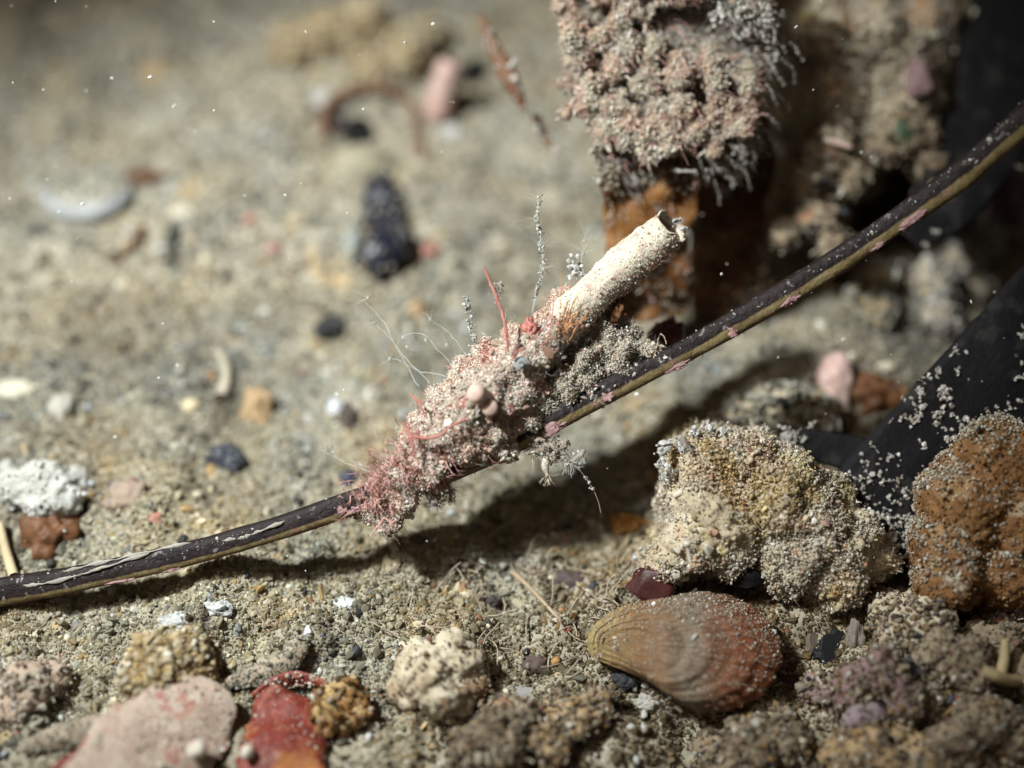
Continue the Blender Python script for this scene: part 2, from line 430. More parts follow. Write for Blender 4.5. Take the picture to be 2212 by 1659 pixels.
# patches of paler and browner sand (the sand's own colour)
pt = fbm(np.stack([gx, gy, gx*0], -1), .45, 3, 77)[:, None]
p3 = np.stack([gx, gy, gx*0], -1)
m1 = fbm(p3, 1.5, 3, 87)[:, None]; m2 = fbm(p3, 3.6, 2, 97)[:, None]; m3 = fbm(p3, 1.1, 3, 107)[:, None]
cl = cl*(1+.36*pt+.45*m1+.28*m2)*np.exp(m3*np.array([[.22, .06, -.20]]))
fr = np.clip((-gy+.5)/3.0, 0, 1)[:, None]; cl = cl*(1+fr*np.array([[.06, .0, -.13]]))
# browner rubble plus lamp fall-off painted into the grains, towards the right front
brown_falloff = np.clip((gx*.6-gy*.7-1.5)/2.8, 0, 1)[:, None]
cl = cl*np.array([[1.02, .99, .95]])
cl = np.clip(.87*cl*(1-brown_falloff*np.array([[.56, .63, .70]])), .01, .9)
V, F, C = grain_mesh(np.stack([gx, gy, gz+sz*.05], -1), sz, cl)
n2 = 9000; k2 = rng.integers(0, n, n2); s2 = rng.uniform(.020, .044, n2)*np.exp(rng.normal(0, .15, n2))
n3 = 110000; fx = rng.uniform(-7, 7, n3); fy = rng.uniform(-5.2, 1.6, n3); fp = np.stack([fx, fy, fx*0], -1)
fz = ground_h(fx, fy)+.08*fbm(fp, 3.2, 3, 21)+.03*fbm(fp, 9, 2, 31)
k3 = rng.integers(0, n, n3)
# each fine grain takes the colour of a coarser one lying near it
cell = {}
ci = np.floor(gx*3).astype(int)*1000+np.floor(gy*3).astype(int); od = np.argsort(ci); cs = ci[od]
fi = np.floor(fx*3).astype(int)*1000+np.floor(fy*3).astype(int)
lo = np.searchsorted(cs, fi, 'left'); hi = np.maximum(np.searchsorted(cs, fi, 'right'), lo+1)
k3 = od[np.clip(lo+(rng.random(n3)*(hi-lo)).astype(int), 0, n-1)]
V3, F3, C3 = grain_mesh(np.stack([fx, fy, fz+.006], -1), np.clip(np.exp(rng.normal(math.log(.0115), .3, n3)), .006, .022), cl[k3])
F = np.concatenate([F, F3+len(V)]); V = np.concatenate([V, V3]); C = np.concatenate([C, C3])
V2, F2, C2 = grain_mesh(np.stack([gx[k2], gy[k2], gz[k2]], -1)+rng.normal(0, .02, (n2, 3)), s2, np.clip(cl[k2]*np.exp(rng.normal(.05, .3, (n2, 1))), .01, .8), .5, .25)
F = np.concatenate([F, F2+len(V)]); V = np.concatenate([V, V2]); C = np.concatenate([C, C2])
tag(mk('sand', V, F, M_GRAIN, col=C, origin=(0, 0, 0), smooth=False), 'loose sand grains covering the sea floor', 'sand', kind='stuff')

# ------------------------------------------------------------------ crust builders
def crust(parent, V, F, n, size, palname, lift=.03, weight=front, name='sand_crust', tint=None, cmap=None):
    p, nn = scatter(V, F, n, weight)
    s = np.clip(np.exp(rng.normal(math.log(size), .45, n)), size*.35, size*3.2)
    p = p+nn*(np.abs(rng.normal(0, lift, n))+s*.2)[:, None]
    c = pal(palname, n)
    if cmap is not None: c = cmap(p, c)
    V2, F2, C2 = grain_mesh(p, s, c)
    return tag(mk(name, V2, F2, M_SILT if size < .0125 else M_GRAIN, parent, col=C2, smooth=size < .0125), kind='stuff')

def lobes(parent, V, F, n, step, r0, palname, steps=(3, 7), pull=(0, 0, -1.0), weight=front, name='knobbly_growth', tint=1.0):
    p, nn = scatter(V, F, n, weight)
    pts, rs = [], []
    for k in range(n):
        m = rng.integers(*steps); q = thread(p[k], nn[k]+rng.normal(0, .4, 3), step*m, m, .35, pull)
        r = r0*np.exp(rng.normal(0, .3))*rng.uniform(.7, 1.15, m+1)
        pts.append(q); rs.append(r)
    pts = np.concatenate(pts); rs = np.concatenate(rs)
    c = pal(palname, len(pts))*tint
    V2, F2, C2 = grain_mesh(pts, rs, c, .2, .15)
    return tag(mk(name, V2, F2, M_GRAIN, parent, col=C2, smooth=False), kind='stuff')

def fuzz(parent, V, F, n, L, r, mat, wig=.4, pull=(0, 0, 0), weight=front, name='fine_threads', segs=6, branch=0):
    p, nn = scatter(V, F, n, weight)
    paths, rad = [], []
    for k in range(n):
        l = L*rng.uniform(.4, 1.3); q = thread(p[k], nn[k]+rng.normal(0, .5, 3), l, segs, wig, pull)
        paths.append(q); rr = r*rng.uniform(.6, 1.2); rad.append(np.linspace(rr, rr*.35, segs+1))
        for _ in range(branch):
            j = rng.integers(1, segs-1); d = (q[j+1]-q[j]); paths.append(thread(q[j], d/np.linalg.norm(d)+rng.normal(0, .7, 3), l*.4, 4, wig, pull)); rad.append(np.linspace(rr*.7, rr*.25, 5))
    V2, F2 = ringtubes(paths, rad, 4)
    return tag(mk(name, V2, F2, mat, parent), kind='stuff')

# ------------------------------------------------------------------ the long dark stalk
def depth_interp(px): return np.interp(px, [-120, 0, 400, 760, 1100, 1600, 1900, 2212, 2400], [.15, .12, .05, -.02, .0, .05, -.1, -.6, -.9])
SPX = [(-140, 1300), (0, 1279), (150, 1253), (300, 1221), (450, 1185), (600, 1141), (760, 1087), (930, 1029), (1080, 968), (1180, 914), (1300, 850), (1450, 774), (1600, 690), (1750, 601), (1850, 537), (1950, 468), (2050, 398), (2130, 332), (2212, 260), (2330, 150)]
spts = spline([P(x, y, depth_interp(x)) for x, y in SPX], 260)
spx = spline(SPX, 260)[:, 0]
srad = np.interp(spx, [-140, 100, 500, 900, 1500, 1900, 2212, 2330], [.185, .172, .155, .146, .148, .160, .184, .20])
T = np.gradient(spts, axis=0); T /= np.linalg.norm(T, axis=1, keepdims=True)
A_ = np.cross(FWD[None], T); A_ /= np.linalg.norm(A_, axis=1, keepdims=True)     # across, towards the picture's upper left
A_ *= np.sign(A_@UPV)[:, None]
N_ = np.cross(T, A_); N_ *= np.sign(-(N_@FWD))[:, None]                          # towards the viewer
K = 28
ang = np.linspace(0, 2*math.pi, K, endpoint=False)
ca, sa = np.cos(ang), np.sin(ang)
prof_a = np.sign(ca)*np.abs(ca)**.72; prof_n = np.sign(sa)*np.abs(sa)**.8*.72
wob = (1+.07*vnoise(np.stack([np.arange(260)*.06, np.zeros(260), np.zeros(260)], -1), 9))[:, None]+.075*fbm(np.repeat(spts, K, 0)+np.tile(np.stack([ca, sa, sa*0], -1), (260, 1))*.4, 2.4, 3, 5).reshape(260, K)
V = spts[:, None]+A_[:, None]*(prof_a*srad[:, None]*wob)[..., None]+N_[:, None]*(prof_n*srad[:, None]*wob)[..., None]
idx = np.arange(260*K).reshape(260, K); jn = (np.arange(K)+1) % K
F = np.stack([idx[:-1], idx[:-1][:, jn], idx[1:][:, jn], idx[1:]], -1).reshape(-1, 4)
thr = np.interp(np.arange(260), [0, 60, 110, 150, 259], [-.55, -.48, -.34, -.16, -.10])
span = np.stack([np.repeat(thr, K), np.tile(prof_a, 260), np.tile(sa, 260)], -1)
def stalk_mat():
    m = bpy.data.materials.new('stalk_skin'); m.use_nodes = True; t = m.node_tree; b = t.nodes['Principled BSDF']
    at = node(t, 'ShaderNodeAttribute', attribute_name='Span'); sp = node(t, 'ShaderNodeSeparateXYZ'); t.links.new(at.outputs['Vector'], sp.inputs[0])
    tc = node(t, 'ShaderNodeTexCoord')
    def noise(sc, det=4): n = node(t, 'ShaderNodeTexNoise', Scale=sc, Detail=det, Roughness=.6); t.links.new(tc.outputs['Object'], n.inputs['Vector']); return n.outputs['Fac']
    def math_(op, a, c):
        n = node(t, 'ShaderNodeMath', operation=op)
        for k, v in enumerate((a, c)):
            if isinstance(v, (int, float)): n.inputs[k].default_value = v
            else: t.links.new(v, n.inputs[k])
        return n.outputs[0]
    def ramp(fac, cols):
        r = node(t, 'ShaderNodeValToRGB'); e = r.color_ramp.elements
        while len(e) < len(cols): e.new(.5)
        for k, (p, c) in enumerate(cols): e[k].position = p; e[k].color = (*c, 1)
        t.links.new(fac, r.inputs[0]); return r.outputs[0]
    def mix(f, a, c):
        n = node(t, 'ShaderNodeMix', data_type='RGBA'); t.links.new(f, n.inputs[0]); t.links.new(a, n.inputs[6]); t.links.new(c, n.inputs[7]); return n.outputs[2]
    def step(v, lo, hi):
        n = node(t, 'ShaderNodeMapRange'); n.inputs[1].default_value = lo; n.inputs[2].default_value = hi; t.links.new(v, n.inputs[0]); return n.outputs[0]
    dark = ramp(noise(5), [(.3, (.007, .0045, .005)), (.7, (.022, .014, .013))])
    dark = mix(step(noise(9, 5), .60, .66), dark, ramp(noise(20), [(.4, (.10, .09, .085)), (.7, (.22, .20, .19))]))
    olive = ramp(noise(3.2), [(.28, (.075, .052, .030)), (.45, (.17, .125, .055)), (.58, (.20, .155, .075)), (.75, (.26, .22, .15))])
    olive = mix(step(noise(2.3), .58, .66), olive, ramp(noise(7), [(.4, (.20, .10, .09)), (.6, (.34, .20, .18))]))
    edge = ramp(noise(4), [(.3, (.025, .008, .010)), (.65, (.16, .05, .05))])
    d = math_('SUBTRACT', math_('ADD', sp.outputs[1], math_('MULTIPLY', math_('SUBTRACT', noise(3.5, 5), .5), .5)), sp.outputs[0])
    c = mix(step(d, -.08, .05), olive, dark)
    e2 = math_('ADD', sp.outputs[1], math_('MULTIPLY', math_('SUBTRACT', noise(8), .5), .25))
    c = mix(step(math_('MULTIPLY', e2, -1), .86, .93), c, edge)
    t.links.new(c, b.inputs['Base Color']); b.inputs['Roughness'].default_value = .58; b.inputs['Specular IOR Level'].default_value = .22
    bp = node(t, 'ShaderNodeBump', Strength=.8, Distance=.03); t.links.new(noise(14, 5), bp.inputs['Height']); t.links.new(bp.outputs[0], b.inputs['Normal'])
    return m
stalk = mk('sea_stalk', V.reshape(-1, 3), F, stalk_mat(), uv=span)
tag(stalk, 'long thin dark stalk with olive underside curving across above the sand', 'seaweed stalk')

def on_stalk(px, a, nlift=0.0):
    i = int(np.argmin(np.abs(spx-px))); j = np.sqrt(max(0, 1-abs(a)**2.4))*.72
    return spts[i]+A_[i]*(a*srad[i])+N_[i]*(j*srad[i]+nlift), i

for (x, a, w, h) in [(765, -.45, .09, .05), (735, -.3, .05, .04), (1185, -.5, .17, .06), (1308, -.35, .06, .055), (1450, -.8, .12, .03), (1575, -.5, .05, .06), (1700, -.45, .10, .06), (1880, -.7, .09, .03), (1965, -.5, .17, .045), (255, -.8, .12, .02), (370, -.85, .09, .02)]:
    p, i = on_stalk(x, a, .0)
    R = np.stack([T[i], A_[i], N_[i]], 1)
    V, F = blob_verts(p, (w*1.1, h*1.2, .012), 4, 1.1, 2.2, int(x), R)
    mk('coralline_patch', V, F, pmat('coralline_pink', [(.3, (.24, .12, .125)), (.7, (.38, .245, .235))], 6, .75, .6, 24), stalk)
for seg in [[(490, .30), (530, .14), (570, .22), (620, .38)], [(60, .25), (130, .15), (230, .45), (330, .78)], [(150, .72), (260, .84), (420, .80)]]:
    pp = spline([on_stalk(x, a, .012)[0] for x, a in seg], 30)
    pp = pp+rng.normal(0, .004, pp.shape)
    V, F, U, _ = ribbon(pp, [.002, .026, .006, .034, .003, .022, .006, .03, .002], UPV, .008, .1, 5, 44, .05, 3)
    mk('peeling_film', V, F, M_FILM, stalk)
ii = rng.integers(0, 260, 380); aa = rng.uniform(.05, 1.0, 380); keep = vnoise(np.stack([spx[ii]*.02, aa*2, aa*0], -1), 4) > -.15
ii, aa = ii[keep], aa[keep]
pp = spts[ii]+A_[ii]*(aa*srad[ii])[:, None]+N_[ii]*(np.sqrt(np.clip(1-aa**2.4, 0, 1))*.72*srad[ii])[:, None]
V, F, C = grain_mesh(pp, np.clip(np.exp(rng.normal(math.log(.0085), .5, len(pp))), .004, .026), pal('grey', len(pp)))
tag(mk('clinging_grit', V, F, M_GRAIN, stalk, col=C, smooth=False), kind='stuff')
pp = [on_stalk(x, -.97)[0] for x in rng.uniform(650, 2000, 60)]
V, F = ringtubes([thread(p, -UPV+rng.normal(0, .4, 3), rng.uniform(.02, .07), 4, .4) for p in pp], [np.linspace(.006, .003, 5)]*60, 4)
tag(mk('fine_threads', V, F, M_RED, stalk), kind='stuff')

# ------------------------------------------------------------------ white tube and its overgrown base
def px_r(r): return r*PX
body_px = [(800, 1092, 34, 0), (830, 1062, 42, -.02), (868, 1026, 50, -.03), (912, 985, 62, 0), (962, 935, 72, -.02), (1015, 888, 78, -.03), (1068, 842, 80, -.02),
           (1112, 802, 70, 0), (1060, 935, 56, .0), (1120, 888, 48, .03), (1152, 762, 60, .02), (1192, 722, 52, .03), (1222, 688, 46, .02), (1000, 960, 54, -.03), (930, 1014, 46, -.05), (870, 1080, 38, -.05), (1150, 850, 40, .06),
           (905, 905, 26, .05), (945, 862, 26, .05), (1000, 800, 28, .06), (1050, 760, 26, .08), (1110, 728, 24, .08), (1215, 648, 26, .1), (1085, 965, 30, -.02), (840, 1120, 26, -.02)]
bl = [(P(x, y, z+px_r(r)*.15), px_r(r)*np.array([1, 1, 1.2])) for x, y, r, z in body_px]
Vb, Fb = union(bl, .03, .12, 3.4, 5, 5)
N = norms(Vb, Fb); Vb = Vb+N*(.035*fbm(Vb, 12, 3, 8))[:, None]
tube = mk('tube_worm', Vb, Fb, M_CRUST, origin=P(1080, 900, .1))
tag(tube, 'chalky white worm tube rising from a pink sand-crusted mass on the dark stalk', 'tube worm')

# hollow tube
tp = [(1205, 712, .0), (1245, 668, -.01), (1300, 618, -.02), (1360, 566, -.02), (1415, 520, -.01), (1452, 489, .0)]
tc = spline([P(*a) for a in tp], 60)
tr = np.interp(np.linspace(0, 1, 60), [0, .18, .3, .6, .85, .95, 1], [.27, .265, .25, .25, .238, .228, .245])
T2 = np.gradient(tc, axis=0); T2 /= np.linalg.norm(T2, axis=1, keepdims=True)
a2 = np.cross(T2, FWD); a2 /= np.linalg.norm(a2, axis=1, keepdims=True); b2 = np.cross(T2, a2)
K = 40; ang = np.linspace(0, 2*math.pi, K, endpoint=False)
dirs = a2[:, None]*np.cos(ang)[None, :, None]+b2[:, None]*np.sin(ang)[None, :, None]
nz = fbm((tc[:, None]+dirs*.2).reshape(-1, 3), 4, 4, 40).reshape(60, K)
ringsr = .006*np.sin(np.linspace(0, 60, 60))[:, None]*(.5+nz)
nz2 = fbm((tc[:, None]+dirs*.2).reshape(-1, 3), 1.6, 2, 44).reshape(60, K); nz3 = fbm((tc[:, None]+dirs*.2).reshape(-1, 3), 14, 3, 46).reshape(60, K)
rr = tr[:, None]*(1+.09*nz+.10*nz2+.035*nz3)+ringsr*1.6
out = tc[:, None]+dirs*rr[..., None]
# the lip opens towards the viewer and is chipped
tilt = -(dirs[-1]@FWD)
for k in range(8):
    w = (k/7)**1.5
    out[52+k] -= T2[52+k]*(w*(.13*tilt+.045*vnoise(np.stack([np.cos(ang)*2.1, np.sin(ang)*2.1, ang*0+3], -1), 3)))[:, None]
    out[52+k] += T2[52+k]*(w*.03*np.abs(vnoise(np.stack([np.cos(ang)*4, np.sin(ang)*4, ang*0], -1), 6)))[:, None]
inn = [out[-1]-dirs[-1]*.03+T2[-1]*.004]
for k in range(14): inn.append(tc[-2-k*2]+dirs[-2-k*2]*(tr[-2-k*2]*.80)*(1-.0*k))
inn = np.array(inn)
inn[1:4] = inn[1:4]*.55+(inn[0][None]-T2[-1]*np.array([.06, .12, .2])[:, None, None])*.45
allr = np.concatenate([out, inn]); R_ = len(allr)
idx = np.arange(R_*K).reshape(R_, K); jn = (np.arange(K)+1) % K
F = np.stack([idx[:-1], idx[:-1][:, jn], idx[1:][:, jn], idx[1:]], -1).reshape(-1, 4)
mi = np.repeat(np.where(np.arange(R_-1) >= 61, 1, 0), K)
Vt = allr.reshape(-1, 3)
tb = mk('tube', Vt, F, [M_TUBE, M_TUBEIN], tube, mi=mi)
Ft = F[:58*K]
def lowside(c, n): return np.clip(-(n@UPV)+.1, 0, 1)*np.clip(-(n@FWD)+.6, 0, 1)
crust(tube, Vt, Ft, 2600, .0036, 'crust', .002, name='tube_dust')
crust(tube, Vt, Ft, 1100, .0055, 'pink', .015, lowside, name='tube_underside_growth')
fuzz(tube, Vt, Ft, 70, .07, .004, M_RED, .5, weight=lowside, name='tube_underside_threads')
# little flocs at the upper edge
for (x, y, r) in [(1240, 575, 15), (1250, 588, 9), (1352, 529, 8), (1378, 528, 9), (1395, 508, 10), (1462, 478, 7), (1476, 493, 6)]:
    c = P(x, y, .0); q = c+rng.normal(0, px_r(r)*.6, (26, 3)); V, F, C = grain_mesh(q, np.full(26, px_r(r)*.33), pal('white', 26)*.85)
    mk('floc', V, F, M_GRAIN, tube, col=C, smooth=False)
# pale lining of short threads where the tube leaves the crust
V, F = ringtubes([thread(P(1222+rng.normal(0, 8), 716+rng.normal(0, 14), -.30), UPV*.9+RGT*rng.normal(.1, .5)-FWD*.2, rng.uniform(.25, .5), 7, .22) for _ in range(22)], [np.linspace(.006, .003, 8)]*22, 5)
mk('orange_tuft', V, F, pmat('orange_threads', flat2((.55, .26, .10), .7), 4, .6), tube)

def crustcol(p, c):
    f = fbm(p, 2.2, 3, 55)[:, None]; g = fbm(p, 5.0, 2, 65)[:, None]
    c = np.where(f > .14, c*np.array([[1.0, .89, .85]]), c)
    c = np.where(g > .34, c*np.array([[.90, .64, .60]]), c)
    return c
crust(tube, Vb, Fb, 60000, .0050, 'pink', .009, cmap=crustcol)
crust(tube, Vb, Fb, 420, .018, 'crust', .025, cmap=crustcol, name='coarse_grit')
lobes(tube, Vb, Fb, 500, .012, .0085, 'pink', (2, 5), (0, 0, .2), name='knobbly_growth')
fuzz(tube, Vb, Fb, 160, .10, .0032, M_PINKA, .5, name='red_fuzz')
fuzz(tube, Vb, Fb, 500, .10, .0022, M_HYD, .45, name='pale_fuzz')
fuzz(tube, Vb, Fb, 110, .26, .0026, M_HYD, .35, UPV*.5, name='wispy_threads', branch=2)
fuzz(tube, Vb, Fb, 120, .22, .0042, M_PINKA, .35, UPV*.2, name='pink_wisps', branch=2)

# the grey floc between tube and stalk
fb = [(1215, 812, 50, .14), (1262, 778, 52, .18), (1308, 762, 50, .20), (1350, 765, 44, .16), (1390, 772, 32, .10), (1415, 775, 20, .08), (1250, 842, 42, .10), (1298, 718, 42, .26), (1240, 742, 40, .22), (1322, 690, 32, .3), (1330, 660, 22, .3), (1180, 850, 36, .1), (1140, 900, 28, .0), (1290, 805, 34, .1), (1355, 725, 26, .2), (1275, 690, 26, .25)]
Vf, Ff = union([(P(x, y, z+.0), px_r(r*.86)) for x, y, r, z in fb], .028, .24, 4.5, 15, 5)
fl = mk('grey_growth', Vf, Ff, M_FLOC, tube)
crust(tube, Vf, Ff, 30000, .0050, 'crust', .013, name='grey_crust', cmap=lambda p, c: np.clip(c*1.18, 0, .88))
crust(tube, Vf, Ff, 130, .016, 'crust', .03, name='grey_coarse_grit')
lobes(tube, Vf, Ff, 300, .016, .011, 'grey', (2, 6), (0, 0, .2), name='grey_lobes')
fuzz(tube, Vf, Ff, 350, .15, .0024, M_HYD, .4, name='grey_fuzz')
fuzz(tube, Vf, Ff, 90, .24, .0028, M_HYD, .35, UPV*.5, name='grey_wisps', branch=2)
fuzz(tube, Vf, Ff, 90, .10, .006, M_RED, .5, name='grey_red_fuzz')
# brown lumps standing for dark gaps, and red spots, in the mass
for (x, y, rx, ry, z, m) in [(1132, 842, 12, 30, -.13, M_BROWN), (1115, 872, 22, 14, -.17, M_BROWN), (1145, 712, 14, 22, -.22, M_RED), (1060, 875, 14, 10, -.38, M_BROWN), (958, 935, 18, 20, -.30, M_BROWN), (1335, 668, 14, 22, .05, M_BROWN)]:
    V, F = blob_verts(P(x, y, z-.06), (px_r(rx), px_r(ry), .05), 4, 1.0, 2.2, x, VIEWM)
    mk('brown_gap' if m is M_BROWN else 'red_scrap', V, F, m, tube)
# stray pink tuft at the lower end
pts, rad = [], []
for k in range(250):
    t = rng.random(); x = 770+t*190+rng.normal(0, 22); y = 1085-t*150+rng.normal(0, 30)
    p = P(x, y, -.30+.12*rng.random()); d = -RGT*rng.uniform(-.2, .8)+UPV*rng.uniform(-.6, .9)-FWD*.5
    L = rng.uniform(.12, .30); q = thread(p, d, L, 6, .35); pts.append(q); r = rng.uniform(.004, .008); rad.append(np.linspace(r, r*.4, 7))
    for _ in range(2):
        j = rng.integers(2, 5); pts.append(thread(q[j], q[j+1]-q[j]+rng.normal(0, .03, 3), L*.4, 4, .35)); rad.append(np.linspace(r*.7, r*.3, 5))
V, F = ringtubes(pts, rad, 5)
tuft = mk('pink_algae_tuft', V, F, M_PINKA)
tag(tuft, 'feathery pink red algae tuft at the lower left end of the crusted mass', 'algae')

# strands, each a plant of its own
def strand(px, r, label, mat=M_RED, n=24, name='red_algae_strand', extra=None, dz=-.15):
    pp = spline([P(x, y, z+dz) for x, y, z in px], n); pp = pp+rng.normal(0, .0035, pp.shape)
    paths = [pp]; rad = [np.linspace(r, r*.8, n)*(1+.12*rng.normal(0, 1, n))]
    for e in (extra or []):
        paths.append(spline([P(x, y, z+dz) for x, y, z in e], 14)); rad.append(np.linspace(r*.9, r*.6, 14))
    V, F = ringtubes(paths, rad, 8)
    o = mk(name, V, F, mat); tag(o, label, 'algae'); return o
s1 = strand([(1096, 760, -.30), (1094, 720, -.33), (1086, 680, -.3), (1072, 640, -.28), (1058, 608, -.25), (1047, 579, -.25)], .020, 'tall upright red algae strand standing left of the white tube', n=30)
q = P(1079, 625, -.27)+rng.normal(0, .05, (60, 3))*np.array([.8, .8, 1.3]); V, F, C = grain_mesh(q, rng.uniform(.006, .016, 60), pal('grey', 60)); tag(mk('caught_silt', V, F, M_GRAIN, s1, col=C, smooth=False), kind='stuff')
strand([(874, 913, -.36), (889, 940, -.38), (919, 946, -.40), (947, 942, -.42), (969, 925, -.43), (990, 912, -.42), (1010, 905, -.40)], .019, 'curved pink red branch lying across the lower crusted mass', extra=[[(889, 940, -.38), (892, 960, -.38), (894, 990, -.36)]])
strand([(885, 851, -.15), (897, 862, -.2), (905, 869, -.25), (911, 885, -.3), (918, 902, -.3)], .013, 'small forked red strand at the upper left edge of the mass', extra=[[(905, 869, -.25), (916, 868, -.28)]])
strand([(1108, 775, -.42), (1112, 765, -.43), (1122, 757, -.44), (1135, 752, -.43)], .014, 'short hooked crimson strand below the tall red strand', M_RED)
strand([(1170, 752, -.30), (1185, 725, -.32), (1190, 700, -.3), (1195, 668, -.25), (1197, 650, -.25)], .009, 'thin red thread beside the foot of the white tube', M_RED)
strand([(1140, 742, -.3), (1160, 722, -.33), (1178, 705, -.32), (1190, 700, -.3), (1210, 700, -.3)], .009, 'thin red thread crossing another below the white tube', M_RED)
strand([(830, 1118, -.2), (822, 1130, -.2), (812, 1142, -.2), (800, 1160, -.18)], .011, 'drooping forked pink strand under the pink tuft', M_PINKA, extra=[[(818, 1135, -.2), (828, 1145, -.2)], [(812, 1142, -.2), (806, 1134, -.22)], [(830, 1118, -.2), (845, 1130, -.22), (842, 1142, -.22)], [(845, 1130, -.22), (858, 1122, -.22)]])
strand([(1412, 775, .1), (1420, 742, .1), (1427, 722, .05), (1436, 730, .05), (1440, 745, .05)], .010, 'pale bent thread sticking up by the stalk right of the mass', M_PALELEAF, name='pale_thread')

# two soft pink polyps and a coiled worm on the mass
def capsule(p, d, L, r, name, mat, parent=None, n=26):
    d = np.asarray(d)/np.linalg.norm(d); t = np.linspace(0, 1, n); prof = np.where(t < .8, r*(.9+.12*t), r*np.sqrt(np.clip(1-((t-.8)/.2001)**2, 0, 1)))
    V, F = ringtubes([p+d*(t*L)[:, None]], [np.clip(prof, .0004, None)], 18)
    return mk(name, V, F, mat, parent)
c = capsule(P(1052, 862, -.42), -FWD*1+UPV*.22-RGT*.42, .42, .115, 'polyp', M_POLYP); tag(c, 'taller soft pink polyp with a rounded end on the front of the mass', 'polyp')
c = capsule(P(1058, 876, -.42), -FWD*1-UPV*.12+RGT*.02, .26, .10, 'polyp', M_POLYP); tag(c, 'shorter soft pink polyp tucked under the taller one on the mass', 'polyp')
t = np.linspace(0, 4.2*math.pi, 60); cc = P(1126, 786, -.50)
pp = cc+(RGT[None]*(np.cos(t)*np.linspace(.085, .02, 60))[:, None]+UPV[None]*(np.sin(t)*np.linspace(.075, .018, 60))[:, None])-FWD[None]*np.linspace(0, .07, 60)[:, None]
V, F = ringtubes([pp], [np.linspace(.026, .016, 60)*(1+.18*np.sin(t*9))], 8)
o = mk('coiled_worm', V, F, stone('grey_coil', (.32, .34, .34), .35)); tag(o, 'tiny grey coiled worm shell stuck on the pink mass', 'worm shell')

# ------------------------------------------------------------------ hydroids
def hydroid(path, r, label, umbels, rad=.0, knob=False, spread=1.0):
    pp = spline([P(*a) for a in path], 30); wv = np.cumsum(rng.normal(0, .006, pp.shape), 0); pp += wv-np.linspace(0, 1, 30)[:, None]*0
    V, F = ringtubes([pp], [np.linspace(r*.9, r*.5, 30)], 6)
    o = mk('hydroid', V, F, M_HYD); tag(o, label, 'hydroid', 'hydroids around the tube worm')
    if knob:
        k = 150; i = rng.integers(5, 30, k); q = pp[i]+rng.normal(0, .02, (k, 3)); V, F, C = grain_mesh(q, rng.uniform(.006, .017, k), pal('grey', k)*np.array([[.92, 1.0, 1.02]]))
        tag(mk('stem_silt', V, F, M_GRAIN, o, col=C, smooth=False), kind='stuff')
    for (x, y, z, L, nn, d) in umbels:
        c = P(x, y, z); dd = RGT*d[0]+UPV*d[1]; paths = []
        for k in range(nn):
            a = dd*1.0+rng.normal(0, .75*spread, 3); paths.append(thread(c, a, L*rng.uniform(.5, 1.15), 9, .22, (0, 0, -.3)))
        V, F = ringtubes(paths, [np.linspace(.0034, .0014, 10)]*nn, 4)
        mk('tentacles', V, F, M_TENT, o)
        V, F = blob_verts(c, (.028, .028, .028), 2, .2, 1.5, int(x)); mk('polyp_head', V, F, M_HYD, o)
hydroid([(1148, 690, .1), (1156, 650, .1), (1165, 610, .05), (1172, 560, .0), (1168, 510, .0), (1160, 470, .0), (1163, 425, .0)], .014, 'tallest silty hydroid with whorled tentacles standing left of the tube', [(1172, 580, .0, .28, 16, (.9, .2)), (1165, 530, 0, .26, 14, (.6, .5)), (1160, 478, 0, .30, 10, (-1, .1)), (1164, 440, 0, .26, 12, (.3, .7))], knob=True)
hydroid([(1262, 640, .2), (1262, 590, .2), (1260, 545, .2)], .014, 'faint feathery hydroid just above the middle of the white tube', [(1260, 548, .2, .30, 20, (.0, 1.0)), (1262, 520, .2, .26, 12, (.5, .8))], spread=.8)
hydroid([(905, 835, .1), (880, 780, .1), (850, 720, .1), (825, 680, .1), (795, 645, .1)], .012, 'leaning clear hydroid at upper left with a starry tip', [(795, 645, .1, .26, 18, (-.4, .5))], spread=1.2)
hydroid([(930, 830, .05), (890, 790, .05), (850, 740, .05), (808, 700, .05)], .012, 'clear hydroid with a starry head below the starry tip', [(808, 698, .05, .30, 18, (-.8, .2))], spread=1.2)
hydroid([(960, 815, .0), (920, 810, .0), (880, 790, .0), (842, 776, .0)], .012, 'low clear hydroid leaning left from the mass', [(842, 776, .0, .24, 14, (-.5, .5)), (880, 750, .0, .22, 10, (-.1, 1))], spread=1.1)
hydroid([(1010, 770, .0), (985, 740, .0), (960, 710, .05), (930, 690, .05)], .010, 'thin clear hydroid between the starry heads and the tall red strand', [(930, 690, .05, .22, 10, (-.3, .8)), (965, 745, 0, .2, 10, (-.3, .8))], spread=.9)
hydroid([(1040, 755, .1), (1022, 720, .1), (1015, 680, .1), (1012, 640, .1)], .010, 'short silty hydroid left of the tall red strand', [(1012, 650, .1, .12, 8, (0, 1))], knob=True)
hydroid([(985, 800, .0), (950, 760, .0), (925, 735, .0), (900, 725, .05), (872, 730, .05)], .009, 'short clear hydroid arching low between the leaning ones and the mass', [(872, 730, .05, .2, 12, (-.6, .2)), (920, 735, .0, .18, 10, (-.2, .9))], spread=.9)
hydroid([(820, 1020, .0), (780, 1010, .0), (740, 990, .05), (700, 968, .1)], .008, 'faint hydroid reaching left from the pink tuft', [(720, 978, .1, .22, 14, (-.8, .3)), (780, 1005, 0, .2, 12, (-.8, .5))], spread=.8)
hydroid([(1350, 745, .1), (1362, 720, .1), (1378, 700, .1)], .010, 'small clear fan hydroid on the grey growth right of the tube', [(1365, 715, .1, .2, 16, (.3, .9)), (1385, 740, .1, .2, 14, (.5, .8))], spread=.8)
